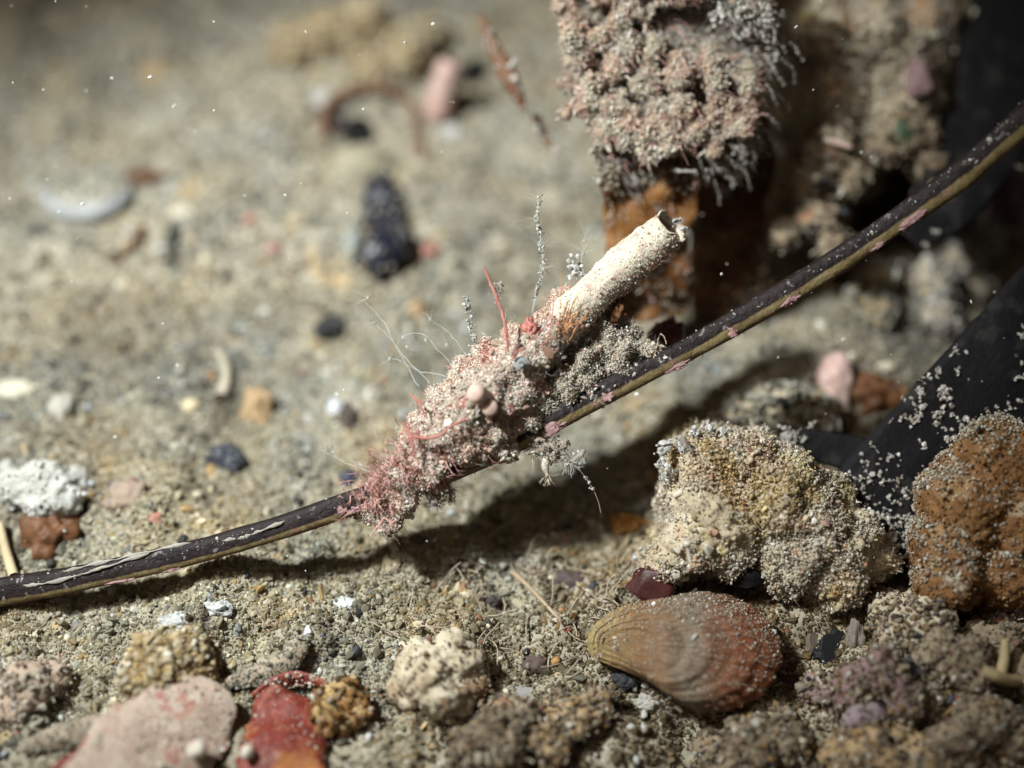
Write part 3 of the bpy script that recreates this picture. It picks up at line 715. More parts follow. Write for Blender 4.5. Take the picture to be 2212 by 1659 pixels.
# things hanging below the stalk
def floc(c_px, r, n, label, tail=None, palname='grey', weights=1.0, name='hanging_floc'):
    c = [P(*a) for a in c_px]; rr = px_r(r)
    mid = sum(c)/len(c); bl = []
    for a in c:
        for t in np.linspace(0, 1, 24): bl.append((a*(1-t)+mid*t, rr*1.0))
    V, F = union(bl, max(rr*.2, .010), .012, 9, 5)
    o = mk(name, V, F, M_CLUMP); tag(o, label, 'floc')
    pts, nn = scatter(V, F, n*len(c)); pts = pts+nn*np.abs(rng.normal(0, .03, (len(pts), 1)))+rng.normal(0, .012, pts.shape)
    V2, F2, C2 = grain_mesh(pts, np.clip(np.exp(rng.normal(math.log(.011), .4, len(pts))), .004, .035), pal(palname, len(pts))*weights)
    tag(mk('silt_crust', V2, F2, M_GRAIN, o, col=C2, smooth=False), kind='stuff')
    paths = [thread(a+rng.normal(0, rr*.5, 3), -UPV*.8+rng.normal(0, .6, 3), rng.uniform(.08, .2), 6, .4) for a in c for _ in range(16)]
    V, F = ringtubes(paths, [np.linspace(.006, .003, 7)]*len(paths), 4); tag(mk('silt_threads', V, F, M_HYD, o), kind='stuff'); return o
M_CLUMP = pmat('brown_grey_clump', [(.3, (.14, .09, .06)), (.6, (.34, .29, .24))], 5, .85, .6, 22, .2)
o = floc([(1170, 950, -.05), (1185, 968, -.05), (1200, 985, -.05), (1160, 975, -.05), (1215, 962, -.05), (1150, 960, 0)], 12, 55, 'shaggy brown and grey clump hanging under the middle of the stalk', palname='crust', weights=.75)
V, F = ringtubes([thread(P(1183, 1024, -.05), -UPV+rng.normal(0, .8, 3), .16, 7, .35) for _ in range(14)], [np.linspace(.006, .004, 8)]*14, 5); mk('tentacles', V, F, M_PALELEAF, o)
V, F = ringtubes([spline([P(1180, 985, -.05), P(1178, 1010, -.05), P(1184, 1030, -.05), P(1188, 1048, -.05)], 14)], [np.array([.03, .035, .05, .055, .05, .045, .035, .028, .022, .02, .03, .028, .015, .006])], 8); mk('polyp_head', V, F, M_FLOC, o)
floc([(925, 1055, .0), (932, 1072, 0), (940, 1085, 0), (950, 1060, 0)], 10, 50, 'grey silty clump hanging under the stalk below the crusted mass')
floc([(968, 1048, .0), (976, 1062, 0), (974, 1080, 0)], 4, 14, 'small reddish scrap hanging right of the silty clump', palname='pink')
floc([(1235, 1000, -.05), (1252, 985, -.05), (1262, 975, -.05), (1225, 1005, -.05)], 5, 16, 'pale silt blob caught on the thin fibre under the stalk')
ft = spline([P(1208, 960, 0), P(1228, 985, 0), P(1243, 1005, 0), P(1262, 1028, 0), P(1280, 1055, 0), P(1292, 1082, 0), P(1298, 1108, 0)], 40)
V, F = ringtubes([ft], [np.full(40, .0045)], 5)
o = mk('thin_fibre', V, F, M_PALELEAF); tag(o, 'hair-thin pale fibre curving down from the stalk over the shadow', 'fibre')
for k in (14, 21, 23, 26):
    q = ft[k]+rng.normal(0, .012, (9, 3)); V, F, C = grain_mesh(q, np.full(9, .011), pal('white', 9)*.8); mk('bead', V, F, M_GRAIN, o, col=C, smooth=False)
floc([(1475, 948, -.3), (1482, 962, -.3)], 7, 14, 'small tattered grey scrap standing on the top left of the sandy rock', palname='grey', weights=.6)

# ------------------------------------------------------------------ encrusted seaweed blade at the top
bc = [(1405, 700, 1.9), (1402, 600, 1.65), (1402, 500, 1.45), (1410, 380, 1.3), (1425, 260, 1.25), (1440, 130, 1.3), (1445, 0, 1.45), (1445, -160, 1.7)]
V, F, U, _ = ribbon([P(*a) for a in bc], [px_r(x)*1.06 for x in (88, 94, 100, 112, 180, 205, 215, 215)], RGT, .06, .18, 18, 80, .62, 4)
blade = mk('encrusted_seaweed', V, F, M_AMBER, uv=U)
tag(blade, 'amber seaweed blade overgrown with pale knobbly crust standing behind the white tube', 'seaweed')
def topw(c, n):
    rel = c-CAM; s = rel@FWD; py = 829.5-(rel@UPV)/s*D/PX; px = 1106+(rel@RGT)/s*D/PX
    w = np.clip((420-py)/110, .0, 1)
    w = np.maximum(w, .045)+.55*((px < 1300) & (py < 420))
    bare = np.clip((fbm(c, 1.9, 3, 311)+.10)*5-np.clip((px-1500)/200, 0, 1)+np.clip((1500-px)/120, 0, 1), .45, 1)
    return w*bare*np.clip(-(n@FWD)*1.5, 0, 1)
crust(blade, V, F, 46000, .0085, 'crust', .03, topw)
lobes(blade, V, F, 900, .018, .011, 'crust', (3, 12), (.1, 0, -1.2), topw)
lobes(blade, V, F, 700, .026, .015, 'grey', (4, 18), (.3, 0, -1.5), lambda c, n: topw(c, n)*np.clip((((c-CAM)@RGT)-1.2)*1.5, .05, 1), name='hanging_lobes', tint=.9)
fuzz(blade, V, F, 900, .16, .004, M_SILK, .4, (0, 0, -.3), topw, name='silty_fuzz')
fuzz(blade, V, F, 240, .34, .007, M_PINKA, .45, (.2, 0, -1.0), lambda c, n: topw(c, n)*np.clip((((c-CAM)@RGT)-.9)*1.2, .08, 1), name='red_fuzz', branch=1)
crust(blade, V, F, 70, .026, 'white', .05, topw, name='coarse_grit')
# mounds of growth that break the outline, and the ragged fringe on the right
bl = []
for k in range(120):
    y = rng.uniform(-60, 312); w = np.interp(y, [-60, 120, 260, 345], [225, 215, 185, 105]); x = np.interp(y, [-60, 345], [1445, 1412])+rng.uniform(-1.04, 1.04)*w
    if fbm(np.array([[x*.011, y*.011, 5.0]]), 1.0, 2, 61)[0] < -.12: continue
    r = rng.uniform(14, 34); bl.append((P(x, y, 1.12-.25*math.sqrt(max(0, 1-((x-1430)/235)**2))+rng.uniform(0, .12)), px_r(r)*np.array([1, rng.uniform(.8, 1.6), .8])))
Vm, Fm = union(bl, .032, .16, 4.0, 71, 5)
mo = mk('crust_mounds', Vm, Fm, M_ROCK, blade)
crust(blade, Vm, Fm, 30000, .0078, 'crust', .014, name='mound_crust', cmap=lambda p, c: np.clip(c*1.16*np.where(fbm(p, 1.8, 3, 401)[:, None] > .12, np.array([[1.0, .86, .84]]), 1.0), 0, .88))
lobes(blade, Vm, Fm, 500, .018, .010, 'pink', (3, 9), (.1, 0, -.6), name='mound_lobes')
fuzz(blade, Vm, Fm, 260, .24, .006, M_PINKA, .45, (.2, 0, -.8), name='mound_threads', branch=1)
pts, rs = [], []
for k in range(150):
    y = rng.uniform(20, 370); x = np.interp(y, [20, 150, 300, 400], [1640, 1640, 1600, 1500])+rng.normal(0, 30); m = int(rng.integers(6, 22))
    q = thread(P(x, y, 1.15+rng.uniform(-.15, .1)), RGT*.7-np.array([0, 0, .7])-FWD*.2+rng.normal(0, .3, 3), .026*m, m, .3, (.3, 0, -.9)); pts.append(q); rs.append(.016*np.exp(rng.normal(0, .3))*rng.uniform(.6, 1.2, m+1))
pts = np.concatenate(pts); V2, F2, C2 = grain_mesh(pts, np.concatenate(rs), pal('grey', len(pts)), .2, .15)
tag(mk('ragged_fringe', V2, F2, M_GRAIN, blade, col=C2, smooth=False), kind='stuff')
# tattered top right corner of the blade
cl_px = [(1560, 40, .9), (1600, 30, .9), (1640, 25, .95), (1660, 50, .95), (1610, 60, .95), (1640, 70, 1)]
pts = np.concatenate([P(*a)+rng.normal(0, .07, (70, 3)) for a in cl_px]); V2, F2, C2 = grain_mesh(pts, rng.uniform(.012, .032, len(pts)), pal('grey', len(pts)))
tag(mk('shaggy_corner', V2, F2, M_GRAIN, blade, col=C2, smooth=False), kind='stuff')
V, F, U, _ = ribbon([G(1575, 690, .0), P(1570, 640, 3.2), P(1565, 560, 3.0), P(1565, 480, 2.8), P(1570, 400, 2.6), P(1580, 320, 2.5), P(1590, 230, 2.5)], [.35, .50, .58, .60, .62, .62, .5], RGT, .06, .25, 12, 50, .5, 9)  # dark flap added to stand for the shaded ground behind the tube
o = mk('brown_seaweed_or_shade', V, F, M_BROWN); tag(o, 'dark brown flap put in for the shade right of the amber blade', 'seaweed'); crust(o, V, F, 500, .02, 'rubble', .02, lambda c, n: np.clip(-(n@FWD), 0, 1)*np.clip(fbm(c, 1.4, 2, 8)+.1, .02, 1))
# brown blade at upper left of it
V, F, U, _ = ribbon([P(1035, 30, 2.3), P(1062, 90, 2.2), P(1090, 145, 2.1), P(1115, 195, 2.1), P(1135, 245, 2.1)], [.015, .09, .13, .10, .01], RGT*.85+UPV*.5, .03, .25, 6, 30, .03, 2)
o = mk('seaweed_leaf', V, F, M_BROWN); tag(o, 'narrow pointed brown leaf hanging left of the encrusted blade', 'leaf')
crust(o, V, F, 40, .02, 'grey', .01)
V, F, U, _ = ribbon([P(1150, 245, 2.5), P(1165, 275, 2.5), P(1185, 305, 2.5), P(1200, 330, 2.5)], [.02, .07, .06, .01], RGT*.85+UPV*.5, .03, .25, 6, 20, .03, 2)
o = mk('seaweed_leaf', V, F, M_BROWN); tag(o, 'short brown leaf scrap between the narrow leaf and the encrusted blade', 'leaf')
crust(o, V, F, 40, .02, 'grey', .01)

# ------------------------------------------------------------------ rocks
def rock(blobs, mat, name, label, cat='rock', voxel=.038, rough=.09, freq=2.2, seed=1, n=3000, size=.017, palname='crust', lift=.03, knob=0, fz=0, fmat=None, cmap=None, wt=front):
    bl = [(P(x, y, z), px_r(r)) for x, y, r, z in blobs]
    for x, y, r, z in blobs:      # the lump goes on down to the ground behind
        g = GD(x, y); k = z+px_r(r)*.8; q = r*1.05
        while k < g+.2: bl.append((P(x, y, k), px_r(q))); k += px_r(q)*.8; q *= 1.04
    V, F = union(bl, voxel, rough, freq, seed)
    N = norms(V, F); V = V+N*(.045*fbm(V, 6, 3, seed+9)+.03*fbm(V, 15, 2, seed+19))[:, None]
    o = mk(name, V, F, mat); tag(o, label, cat)
    if n: crust(o, V, F, n, size, palname, lift, wt, cmap=cmap)
    if knob: lobes(o, V, F, knob, .026, .015, 'tan', (2, 7), (0, 0, .1), wt)
    if fz: fuzz(o, V, F, fz, .10, .006, fmat or M_RED, .5, weight=wt, name='red_fuzz')
    return o, V, F

# sandy rock right of centre: near focus
def upw(c, n): return np.clip(-(n@FWD)+.3, 0, 1)*(.45+.9*np.clip(n@UPV, 0, 1))
def upb(c, n): return upw(c, n)*np.clip((fbm(c, 1.6, 4, 501)+.22)*5, .12, 1)
def yel(p, c):
    f = fbm(p, 1.5, 3, 123)[:, None]; g = fbm(p, 1.3, 3, 223)[:, None]
    c = np.where(f > .18, c*np.array([[.94, .90, .68]]), c)
    return np.where(g > .2, c*np.array([[1.0, .90, .78]]), c)
rk, Vr, Fr = rock([(1530, 1010, 90, .3), (1600, 1040, 110, .35), (1560, 1110, 110, .2), (1660, 1090, 125, .35), (1740, 1130, 115, .4), (1820, 1180, 95, .4), (1880, 1210, 60, .4), (1500, 1160, 80, .1), (1490, 1080, 60, .1), (1560, 1180, 70, .1), (1450, 1210, 55, .1), (1720, 1210, 85, .1), (1800, 1250, 75, .1), (1665, 1190, 60, .4)],
              M_ROCK, 'sandy_rock', 'biggest sand-crusted rock right of centre with yellow and tan patches', n=30000, size=.0085, palname='tan', seed=31, knob=60, fz=160, cmap=yel, wt=upb, rough=.24, lift=.022)
crust(rk, Vr, Fr, 420, .022, 'crust', .02, upw, name='coarse_grit', cmap=yel)
lobes(rk, Vr, Fr, 420, .02, .013, 'crust', (2, 6), UPV*.4, lambda c, n: upw(c, n)*np.clip(n@UPV-.25, 0, 1), name='top_tufts')
pts = np.concatenate([P(x, y, -.1+.2*rng.random())+rng.normal(0, .035, (16, 3)) for x, y in [(1432, 975), (1440, 962), (1455, 955), (1432, 1000), (1445, 1015), (1436, 1030), (1470, 965), (1500, 935), (1530, 925), (1560, 935)]])
V, F, C = grain_mesh(pts, rng.uniform(.012, .030, len(pts)), pal('white', len(pts))*.8); tag(mk('pale_knobs', V, F, M_GRAIN, rk, col=C, smooth=False), kind='stuff')

def flatblob(px, py, z, rx, ry, rz, mat, name, label, cat, seed=1, facet=0, rough=.3, k=3, group=None, rot=VIEWM, freq=1.2):
    V, F = blob_verts(P(px, py, z), (px_r(rx), px_r(ry), px_r(rz)), k, rough, freq, seed, rot, facet)
    o = mk(name, V, F, mat, smooth=not facet); tag(o, label, cat, group); return o
def blk(px, py, rx, ry, mat, name, label, cat, z=None, rz=None, **kw):
    """lump lying on the sea floor, its middle seen at that pixel"""
    rz = min(rx, ry) if rz is None else rz
    s = (D+GD(px, py))/D
    kw.setdefault('freq', 1.9); kw['k'] = 4; kw['rough'] = kw.get('rough', .3)*1.5; dust = kw.pop('dust', .3 if (mat is M_BLACK or name in ('dark_pebble_or_hole', 'slate_pebble')) else 1.0)
    o = flatblob(px, py, GD(px, py)+px_r(rz)*.18 if z is None else z, rx*s*1.08, ry*s*1.08, rz*s, mat, name, label, cat, **kw)
    me = o.data; V = np.zeros(len(me.vertices)*3); me.vertices.foreach_get('co', V); V = V.reshape(-1, 3)+np.array(o['_o'])
    F = np.array([list(p.vertices) for p in me.polygons])
    k = int(np.clip(px_r(rx)*px_r(ry)*700*dust, 14, 900))
    crust(o, V, F, k, .017, 'sand', .004, lambda c, n: np.clip(n[:, 2], 0, 1)**2*.5+.12, name='settled_sand')
    return o

V, F = blob_verts(G(1408, 1275, .38), (px_r(50), px_r(54), px_r(36)), 4, .5, 1.8, 5, VIEWM, 4)
o = mk('red_seaweed_scrap', V, F, pmat('dark_red', [(.3, (.022, .006, .006)), (.7, (.07, .016, .013))], 3, .5, .3, 14)); tag(o, 'dark wine-red folded scrap above the tip of the orange shell', 'seaweed')
crust(o, V, F, 60, .012, 'grey', .01)
flatblob(1610, 1248, -.05, 44, 26, 20, M_BLACK, 'dark_pebble_or_hole', 'flat black lump put in for the dark of the hollow under the big sandy rock', 'pebble', 8, 4)  # black lump added to paint the hollow dark
# tiny pin
V, F = ringtubes([spline([P(1492, 1216, -.62), P(1488, 1195, -.64), P(1485, 1178, -.66), P(1484, 1168, -.68)], 16)], [np.array([.018, .02, .02, .021, .021, .022, .022, .024, .026, .03, .042, .05, .052, .048, .036, .012])], 8)
o = mk('white_pin', V, F, stone('chalk_white', (.66, .62, .52))); tag(o, 'tiny white pin-shaped growth on the lower left of the sandy rock', 'growth')

org, Vo, Fo = rock([(2150, 1000, 95, .0), (2090, 1090, 115, .05), (2180, 1110, 120, .1), (2045, 1180, 85, -.05), (2050, 1250, 75, -.15), (2160, 1230, 95, .05), (2260, 1050, 100, .2), (2250, 1180, 100, .2), (2000, 1165, 40, .0)],
     M_ORANGE, 'orange_sponge', 'rusty orange sponge-like rock at the right edge with gritty top', cat='sponge', n=6500, size=.009, palname='orange', seed=61, lift=.012, rough=.12)
crust(org, Vo, Fo, 9000, .0095, 'crust', .03, lambda c, n: np.clip(n@UPV-.25+.8*fbm(c, 1.2, 3, 77), 0, 1)*np.clip(-(n@FWD)+.6, 0, 1), name='grit_cap')

rock([(1755, 70, 120, 2.9), (1850, 90, 120, 3.0), (1930, 150, 100, 2.9), (1800, 190, 110, 2.9), (1720, 190, 80, 2.7), (1900, 230, 80, 2.8), (1980, 90, 90, 3.1), (1700, 10, 120, 3.1), (2000, 20, 110, 3.4), (1860, -40, 150, 3.6), (1960, 200, 60, 2.7)], M_ROCK, 'sandy_rock',
     'pale crusted rock at the top right behind the amber blade', n=22000, size=.013, seed=71, knob=200, rough=.3, lift=.05)
rock([(1790, 330, 70, 2.3), (1740, 400, 60, 2.2), (1850, 370, 55, 2.3), (1770, 470, 50, 2.1), (1710, 490, 38, 2.2), (1900, 330, 45, 2.4), (1960, 300, 60, 2.5), (2010, 360, 45, 2.4), (2020, 430, 40, 2.2), (1800, 540, 40, 1.9)], M_DARKROCK, 'branched_growth',
     'lumpy grey growth in shade between the amber blade and the stalk', cat='growth', n=6000, size=.015, palname='rubble', seed=81, knob=160, rough=.25, lift=.05)  # darker rock and grit tones put the shade into its colour
flatblob(1985, 175, 2.2, 36, 44, 25, M_PURPLE, 'pink_coralline', 'pink purple coralline knob on the top right rock', 'coralline algae', 15, rough=.5)
flatblob(1950, 285, 2.2, 26, 40, 22, pmat('green_algae', flat2((.05, .085, .045), .5), 4, .5, .4), 'green_algae', 'dull green algae patch in the shade below the pink knob', 'algae', 25, rough=.5)
V, F, U, _ = ribbon([P(1780, 300, 1.9), P(1810, 308, 1.85), P(1840, 318, 1.8)], [.02, .05, .03], UPV, .03, .3, 5, 16)
o = mk('pink_twig', V, F, M_PINKLEAF); tag(o, 'small pink twig lying across the shaded grey growth', 'twig')

# black leaves, and a black sheet for the dark hollow
def grit_sheet(centers, half, side, label, n, size, seed, wfun):
    V, F, U, _ = ribbon(centers, half, side, .05, .06, 16, 70, .07, seed, .015)
    o = mk('black_leaf_or_hollow', V, F, M_BLACK, uv=U); tag(o, label, 'leaf')
    W0 = wfun
    p0, n0 = scatter(V, F, n, lambda c, m: np.clip(-(m@FWD), 0, 1)*np.clip(.25+W0(c)+1.6*fbm(c, 1.0, 3, seed), .01, 3)**2)
    pts = []
    for k in range(n):
        m = int(1+rng.exponential(7)); d = rng.normal(size=3); d -= n0[k]*(d@n0[k])
        q = p0[k]+np.cumsum(rng.normal(0, size*.9, (m, 3))+d*size*.35, 0)
        q -= np.outer((q-p0[k])@n0[k], n0[k]); q += np.outer(np.abs(rng.normal(0, size*.7, m))+size*.5, n0[k]); pts.append(q)
    p = np.concatenate(pts)
    s = np.clip(np.exp(rng.normal(math.log(size), .45, len(p))), size*.4, size*2.6)
    V2, F2, C2 = grain_mesh(p, s, pal('grey', len(p)))
    tag(mk('settled_grit', V2, F2, M_GRAIN, o, col=C2, smooth=False), kind='stuff'); return o
lf = [(2440, 572, .75), (2338, 679, .65), (2240, 790, .55), (2150, 890, .5), (2060, 990, .45), (1985, 1075, .45), (1900, 1170, .5)]
grit_sheet([P(*a) for a in lf], [px_r(172)]*7, RGT*.74-UPV*.67, 'broad black leaf blade sprinkled with white grit at the right edge', 1500, .0105, 5, lambda p: np.clip(-(p[:, 1])*.5+.2, -1, 1.6))
grit_sheet([P(1690, 950, .8), P(1760, 962, .78), P(1840, 980, .72), P(1920, 1000, .65)], [px_r(22), px_r(34), px_r(42), px_r(40)], UPV, 'short dark leaf with pale grit behind the top of the sandy rock', 70, .012, 15, lambda p: p[:, 0]*0)
grit_sheet([P(2200, -160, 3.4), P(2195, 40, 3.1), P(2170, 190, 2.7), P(2120, 320, 2.3), P(2040, 440, 2.0), P(1960, 520, 1.8)], [px_r(150), px_r(140), px_r(120), px_r(95), px_r(80), px_r(40)], RGT, 'bare black sheet standing in for the dark hollow in the top right corner', 10, .016, 25, lambda p: p[:, 0]*0-.5)  # black sheet added for the darkness of the hollow

# mid right rocks on the sand
M_TANR = pmat('tan_rock', [(.3, (.20, .125, .06)), (.5, (.34, .24, .13)), (.72, (.44, .36, .25))], 1.8, .8, .8, 18, spots=[((.06, .035, .02), 3, .66)])
def grock(bl, *a, **k): return rock([(x, y, r, GD(x, y)-px_r(r)*q) for x, y, r, q in bl], *a, **k)
grock([(1890, 610, 55, .5), (1930, 570, 45, .6), (1900, 680, 40, .5), (1860, 650, 40, .4)], M_TANR, 'tan_rock', 'tan rock with a dark crevice right of the stalk', n=900, size=.02, seed=91, palname='sand')
grock([(2010, 620, 60, .4), (2060, 560, 70, .4), (2120, 520, 60, .4), (2030, 690, 45, .4)], M_ROCK, 'grey_rock', 'grey sandy rock between the tan rock and the black leaf', n=1200, size=.022, seed=95, palname='grey')
grock([(2120, 470, 55, .6), (2170, 420, 60, .7), (2190, 500, 50, .6)], M_PURPLE, 'dark_pebble_or_hole', 'dark speckled stone beneath the upper right part of the stalk', cat='stone', n=250, size=.02, seed=97, palname='dark')
grock([(1700, 880, 60, .4), (1650, 870, 45, .4), (1760, 900, 50, .3), (1600, 905, 45, .3)], M_ROCK, 'sandy_lump', 'sandy lump in front of the pink shell chip', n=900, size=.022, seed=99, palname='sand')
blk(1805, 830, 42, 62, pmat('pink_shell', [(.3, (.42, .25, .21)), (.7, (.60, .46, .42))], 2, .4, .1), 'shell_chip', 'smooth pink shell chip lying on sand right of centre', 'shell', seed=3, rough=.15)
blk(1835, 780, 26, 16, stone('white_a', (.72, .71, .62)), 'shell_chip', 'bright white chip just above the smooth pink shell chip', 'shell', seed=4, facet=3)
blk(1910, 795, 20, 12, stone('white_b', (.66, .60, .46)), 'shell_chip', 'cream chip right of the pink shell chip', 'shell', seed=5)
blk(1880, 850, 62, 40, M_BROWN, 'brown_seaweed_or_shade', 'dark brown seaweed scrap below the pink shell chip', 'seaweed', seed=6, rough=.5)
blk(1440, 735, 32, 42, pmat('wine', flat2((.09, .022, .022), .5), 3, .4, .3), 'red_pebble', 'dark wine-red lump behind the stalk right of the mass', 'pebble', seed=7, z=1.0, rough=.3)
V, F = ringtubes([spline([G(1770, 690, .1), G(1830, 705, .12), G(1890, 720, .1)], 12)], [np.full(12, .05)], 7)
V, F = ringtubes([spline([G(1765, 608, .15), G(1800, 622, .15), G(1860, 635, .12), G(1890, 640, .1)], 12)], [np.full(12, .06)], 7)
o = mk('tan_twig', V, F, M_TANR); tag(o, 'thin tan twig half under the stalk at right', 'twig')

# ------------------------------------------------------------------ orange ribbed shell
def shell():
    tipx, tipy = 1268, 1388
    outl = [(0, 1268, 1388), (.08, 1281, 1352), (.2, 1346, 1308), (.34, 1440, 1285), (.48, 1530, 1278), (.6, 1610, 1300), (.7, 1665, 1345), (.78, 1690, 1400), (.86, 1680, 1455), (.94, 1645, 1505), (1.0, 1590, 1532)]
    low = [(0, 1268, 1388), (.1, 1281, 1420), (.25, 1345, 1448), (.4, 1410, 1480), (.55, 1465, 1520), (.7, 1520, 1540), (1.0, 1590, 1532)]
    nr, na = 60, 90
    SZ = GD(1480, 1400)
    top = spline([(a, b) for _, a, b in outl], 46); bot = spline([(a, b) for _, a, b in low], 46)
    rim = np.concatenate([top, bot[::-1][1:]])[:na]
    c0 = np.array([1312., 1386.])
    V, U = [], []
    for i in range(nr):
        t = i/(nr-1)
        for k, r in enumerate(rim):
            q = c0+(r-c0)*t*(1+.012*t*math.sin(k*1.9+.7*math.sin(k)))
            d = (1-t**2.3)**.62
            s = np.clip((q[0]-1262)/170, .25, 1)
            rib = .010*math.sin(k*2.2)*t + .010*math.sin(t*26+.6*math.sin(k*.2))+.005*math.sin(t*71)
            # dome faces up and towards the camera
            V.append(P(q[0], q[1], SZ-.12-(q[1]-1400)*.0028)+(-FWD*.85+np.array([0, 0, 1.])*.25)*(d*.55*s+rib*1.5+.012*vnoise(np.array([[q[0]*.03, q[1]*.03, 0]]), 3)[0]))
            U.append((t, k/na, q[0]))
    V = np.array(V); U = np.array(U)
    idx = np.arange(nr*na).reshape(nr, na); jn = (np.arange(na)+1) % na
    F = np.stack([idx[:-1], idx[:-1][:, jn], idx[1:][:, jn], idx[1:]], -1).reshape(-1, 4)
    # underside
    Vb_ = V+FWD*.05; Vb_ = np.where((U[:, :1] > .985), V+FWD*.02, Vb_)
    F2 = F[:, ::-1]+len(V)
    e = np.stack([idx[-1], idx[-1][jn], idx[-1][jn]+len(V), idx[-1]+len(V)], -1)
    m = bpy.data.materials.new('orange_shell'); m.use_nodes = True; t = m.node_tree; b = t.nodes['Principled BSDF']
    at = node(t, 'ShaderNodeAttribute', attribute_name='Span'); sp = node(t, 'ShaderNodeSeparateXYZ'); t.links.new(at.outputs['Vector'], sp.inputs[0])
    mr = node(t, 'ShaderNodeMapRange'); mr.inputs[1].default_value = 1268; mr.inputs[2].default_value = 1692; t.links.new(sp.outputs[2], mr.inputs[0])
    nz_ = node(t, 'ShaderNodeTexNoise', Scale=3.0, Detail=5.0); tc_ = node(t, 'ShaderNodeTexCoord'); t.links.new(tc_.outputs['Object'], nz_.inputs['Vector'])
    ad = node(t, 'ShaderNodeMath', operation='MULTIPLY_ADD'); t.links.new(nz_.outputs['Fac'], ad.inputs[0]); ad.inputs[1].default_value = .22; t.links.new(mr.outputs[0], ad.inputs[2])
    sb = node(t, 'ShaderNodeMath', operation='SUBTRACT'); t.links.new(ad.outputs[0], sb.inputs[0]); sb.inputs[1].default_value = .11
    rp = node(t, 'ShaderNodeValToRGB'); e_ = rp.color_ramp.elements
    cols = [(0, (.30, .23, .10)), (.12, (.25, .17, .075)), (.25, (.17, .09, .04)), (.40, (.17, .105, .06)), (.49, (.20, .155, .11)), (.55, (.18, .13, .09)), (.64, (.16, .075, .04)), (.8, (.17, .055, .022)), (1, (.16, .055, .022))]
    while len(e_) < len(cols): e_.new(.5)
    for k, (p, c) in enumerate(cols): e_[k].position = p; e_[k].color = (*c, 1)
    t.links.new(sb.outputs[0], rp.inputs[0])
    # fine streaks running out from the tip
    cv = node(t, 'ShaderNodeCombineXYZ'); s1 = node(t, 'ShaderNodeMath', operation='MULTIPLY'); s1.inputs[1].default_value = 120; t.links.new(sp.outputs[1], s1.inputs[0]); t.links.new(s1.outputs[0], cv.inputs[0])
    s2 = node(t, 'ShaderNodeMath', operation='MULTIPLY'); s2.inputs[1].default_value = 7; t.links.new(sp.outputs[0], s2.inputs[0]); t.links.new(s2.outputs[0], cv.inputs[1])
    n2 = node(t, 'ShaderNodeTexNoise', Scale=1.0, Detail=3.0); t.links.new(cv.outputs[0], n2.inputs['Vector'])
    m2 = node(t, 'ShaderNodeMapRange'); m2.inputs[1].default_value = .35; m2.inputs[2].default_value = .7; m2.inputs[3].default_value = .62; m2.inputs[4].default_value = 1.2; t.links.new(n2.outputs['Fac'], m2.inputs[0])
    mx = node(t, 'ShaderNodeMix', data_type='RGBA', blend_type='MULTIPLY'); mx.inputs[0].default_value = 1; t.links.new(rp.outputs[0], mx.inputs[6]); t.links.new(m2.outputs[0], mx.inputs[7])
    t.links.new(mx.outputs[2], b.inputs['Base Color']); b.inputs['Roughness'].default_value = .7; b.inputs['Specular IOR Level'].default_value = .2
    bp = node(t, 'ShaderNodeBump', Strength=.7, Distance=.02); t.links.new(n2.outputs['Fac'], bp.inputs['Height']); t.links.new(bp.outputs[0], b.inputs['Normal'])
    o = mk('lamp_shell', np.concatenate([V, Vb_]), np.concatenate([F, F2, e]), m, uv=np.concatenate([U, U]))
    o.name = 'ribbed_shell'
    tag(o, 'orange brown ribbed shell with a yellow pointed end at the lower right', 'shell')
    crust(o, V, F, 5200, .0045, 'crust', .004, lambda c, n: np.clip(n@UPV+.1, .06, 1)**1.5*np.clip(-(n@FWD)+.2, 0, 1))
    crust(o, V, F, 14, .018, 'white', .01, name='coarse_grit')
shell()

# ------------------------------------------------------------------ leaves at the lower left
V, F, U, _ = ribbon([G(200, 1760, 0.35), G(290, 1660, 0.34), G(370, 1590, 0.32), G(450, 1540, 0.26), G(505, 1515, 0.2)], [.55, .66, .64, .48, .12], RGT*.72-UPV*.6, .04, .14, 14, 60, .10, 14)
o = mk('pink_leaf', V, F, M_PINKLEAF, uv=U); tag(o, 'broad rounded pinkish grey leaf at the lower left corner', 'leaf')
crust(o, V, F, 900, .008, 'pink', .006); crust(o, V, F, 60, .018, 'crust', .006, name='coarse_grit')
for (x, y, r) in [(425, 1620, 20), (347, 1655, 10), (535, 1625, 16)]:
    Vx, Fx = blob_verts(G(x, y, .46), (px_r(r),)*3, 3, .3, 1.5, x); mk('grey_knob', Vx, Fx, M_FLOC, o)
V, F, U, _ = ribbon([G(600, 1760, 0.3), G(610, 1680, 0.28), G(615, 1610, 0.26), G(600, 1550, 0.2), G(570, 1510, 0.12)], [.44, .52, .50, .40, .12], RGT, .04, .2, 14, 60, .30, 24)
o = mk('red_leaf', V, F, M_REDLEAF, uv=U); tag(o, 'deep red crinkled leaf right of the pinkish leaf', 'leaf'); crust(o, V, F, 260, .007, 'pink', .004)
blk(690, 1628, 22, 30, M_BLACK, 'dark_pebble_or_hole', 'black lump standing in for the dark hole at the right edge of the deep red leaf', 'pebble', seed=61, facet=3)  # black lump painted in for the dark hole by the leaf
V, F, U, _ = ribbon([G(545, 1505, 0.12), G(590, 1478, 0.2), G(640, 1465, 0.2), G(690, 1472, 0.2), G(718, 1482, 0.2)], [.05, .10, .11, .08, .02], UPV*.8-FWD*.4, .035, .2, 7, 36, .04, 34)
o = mk('red_leaf', V, F, M_REDLEAF, uv=U); tag(o, 'narrow curled red strip above the deep red leaf', 'leaf'); crust(o, V, F, 90, .012, 'pink', .008)
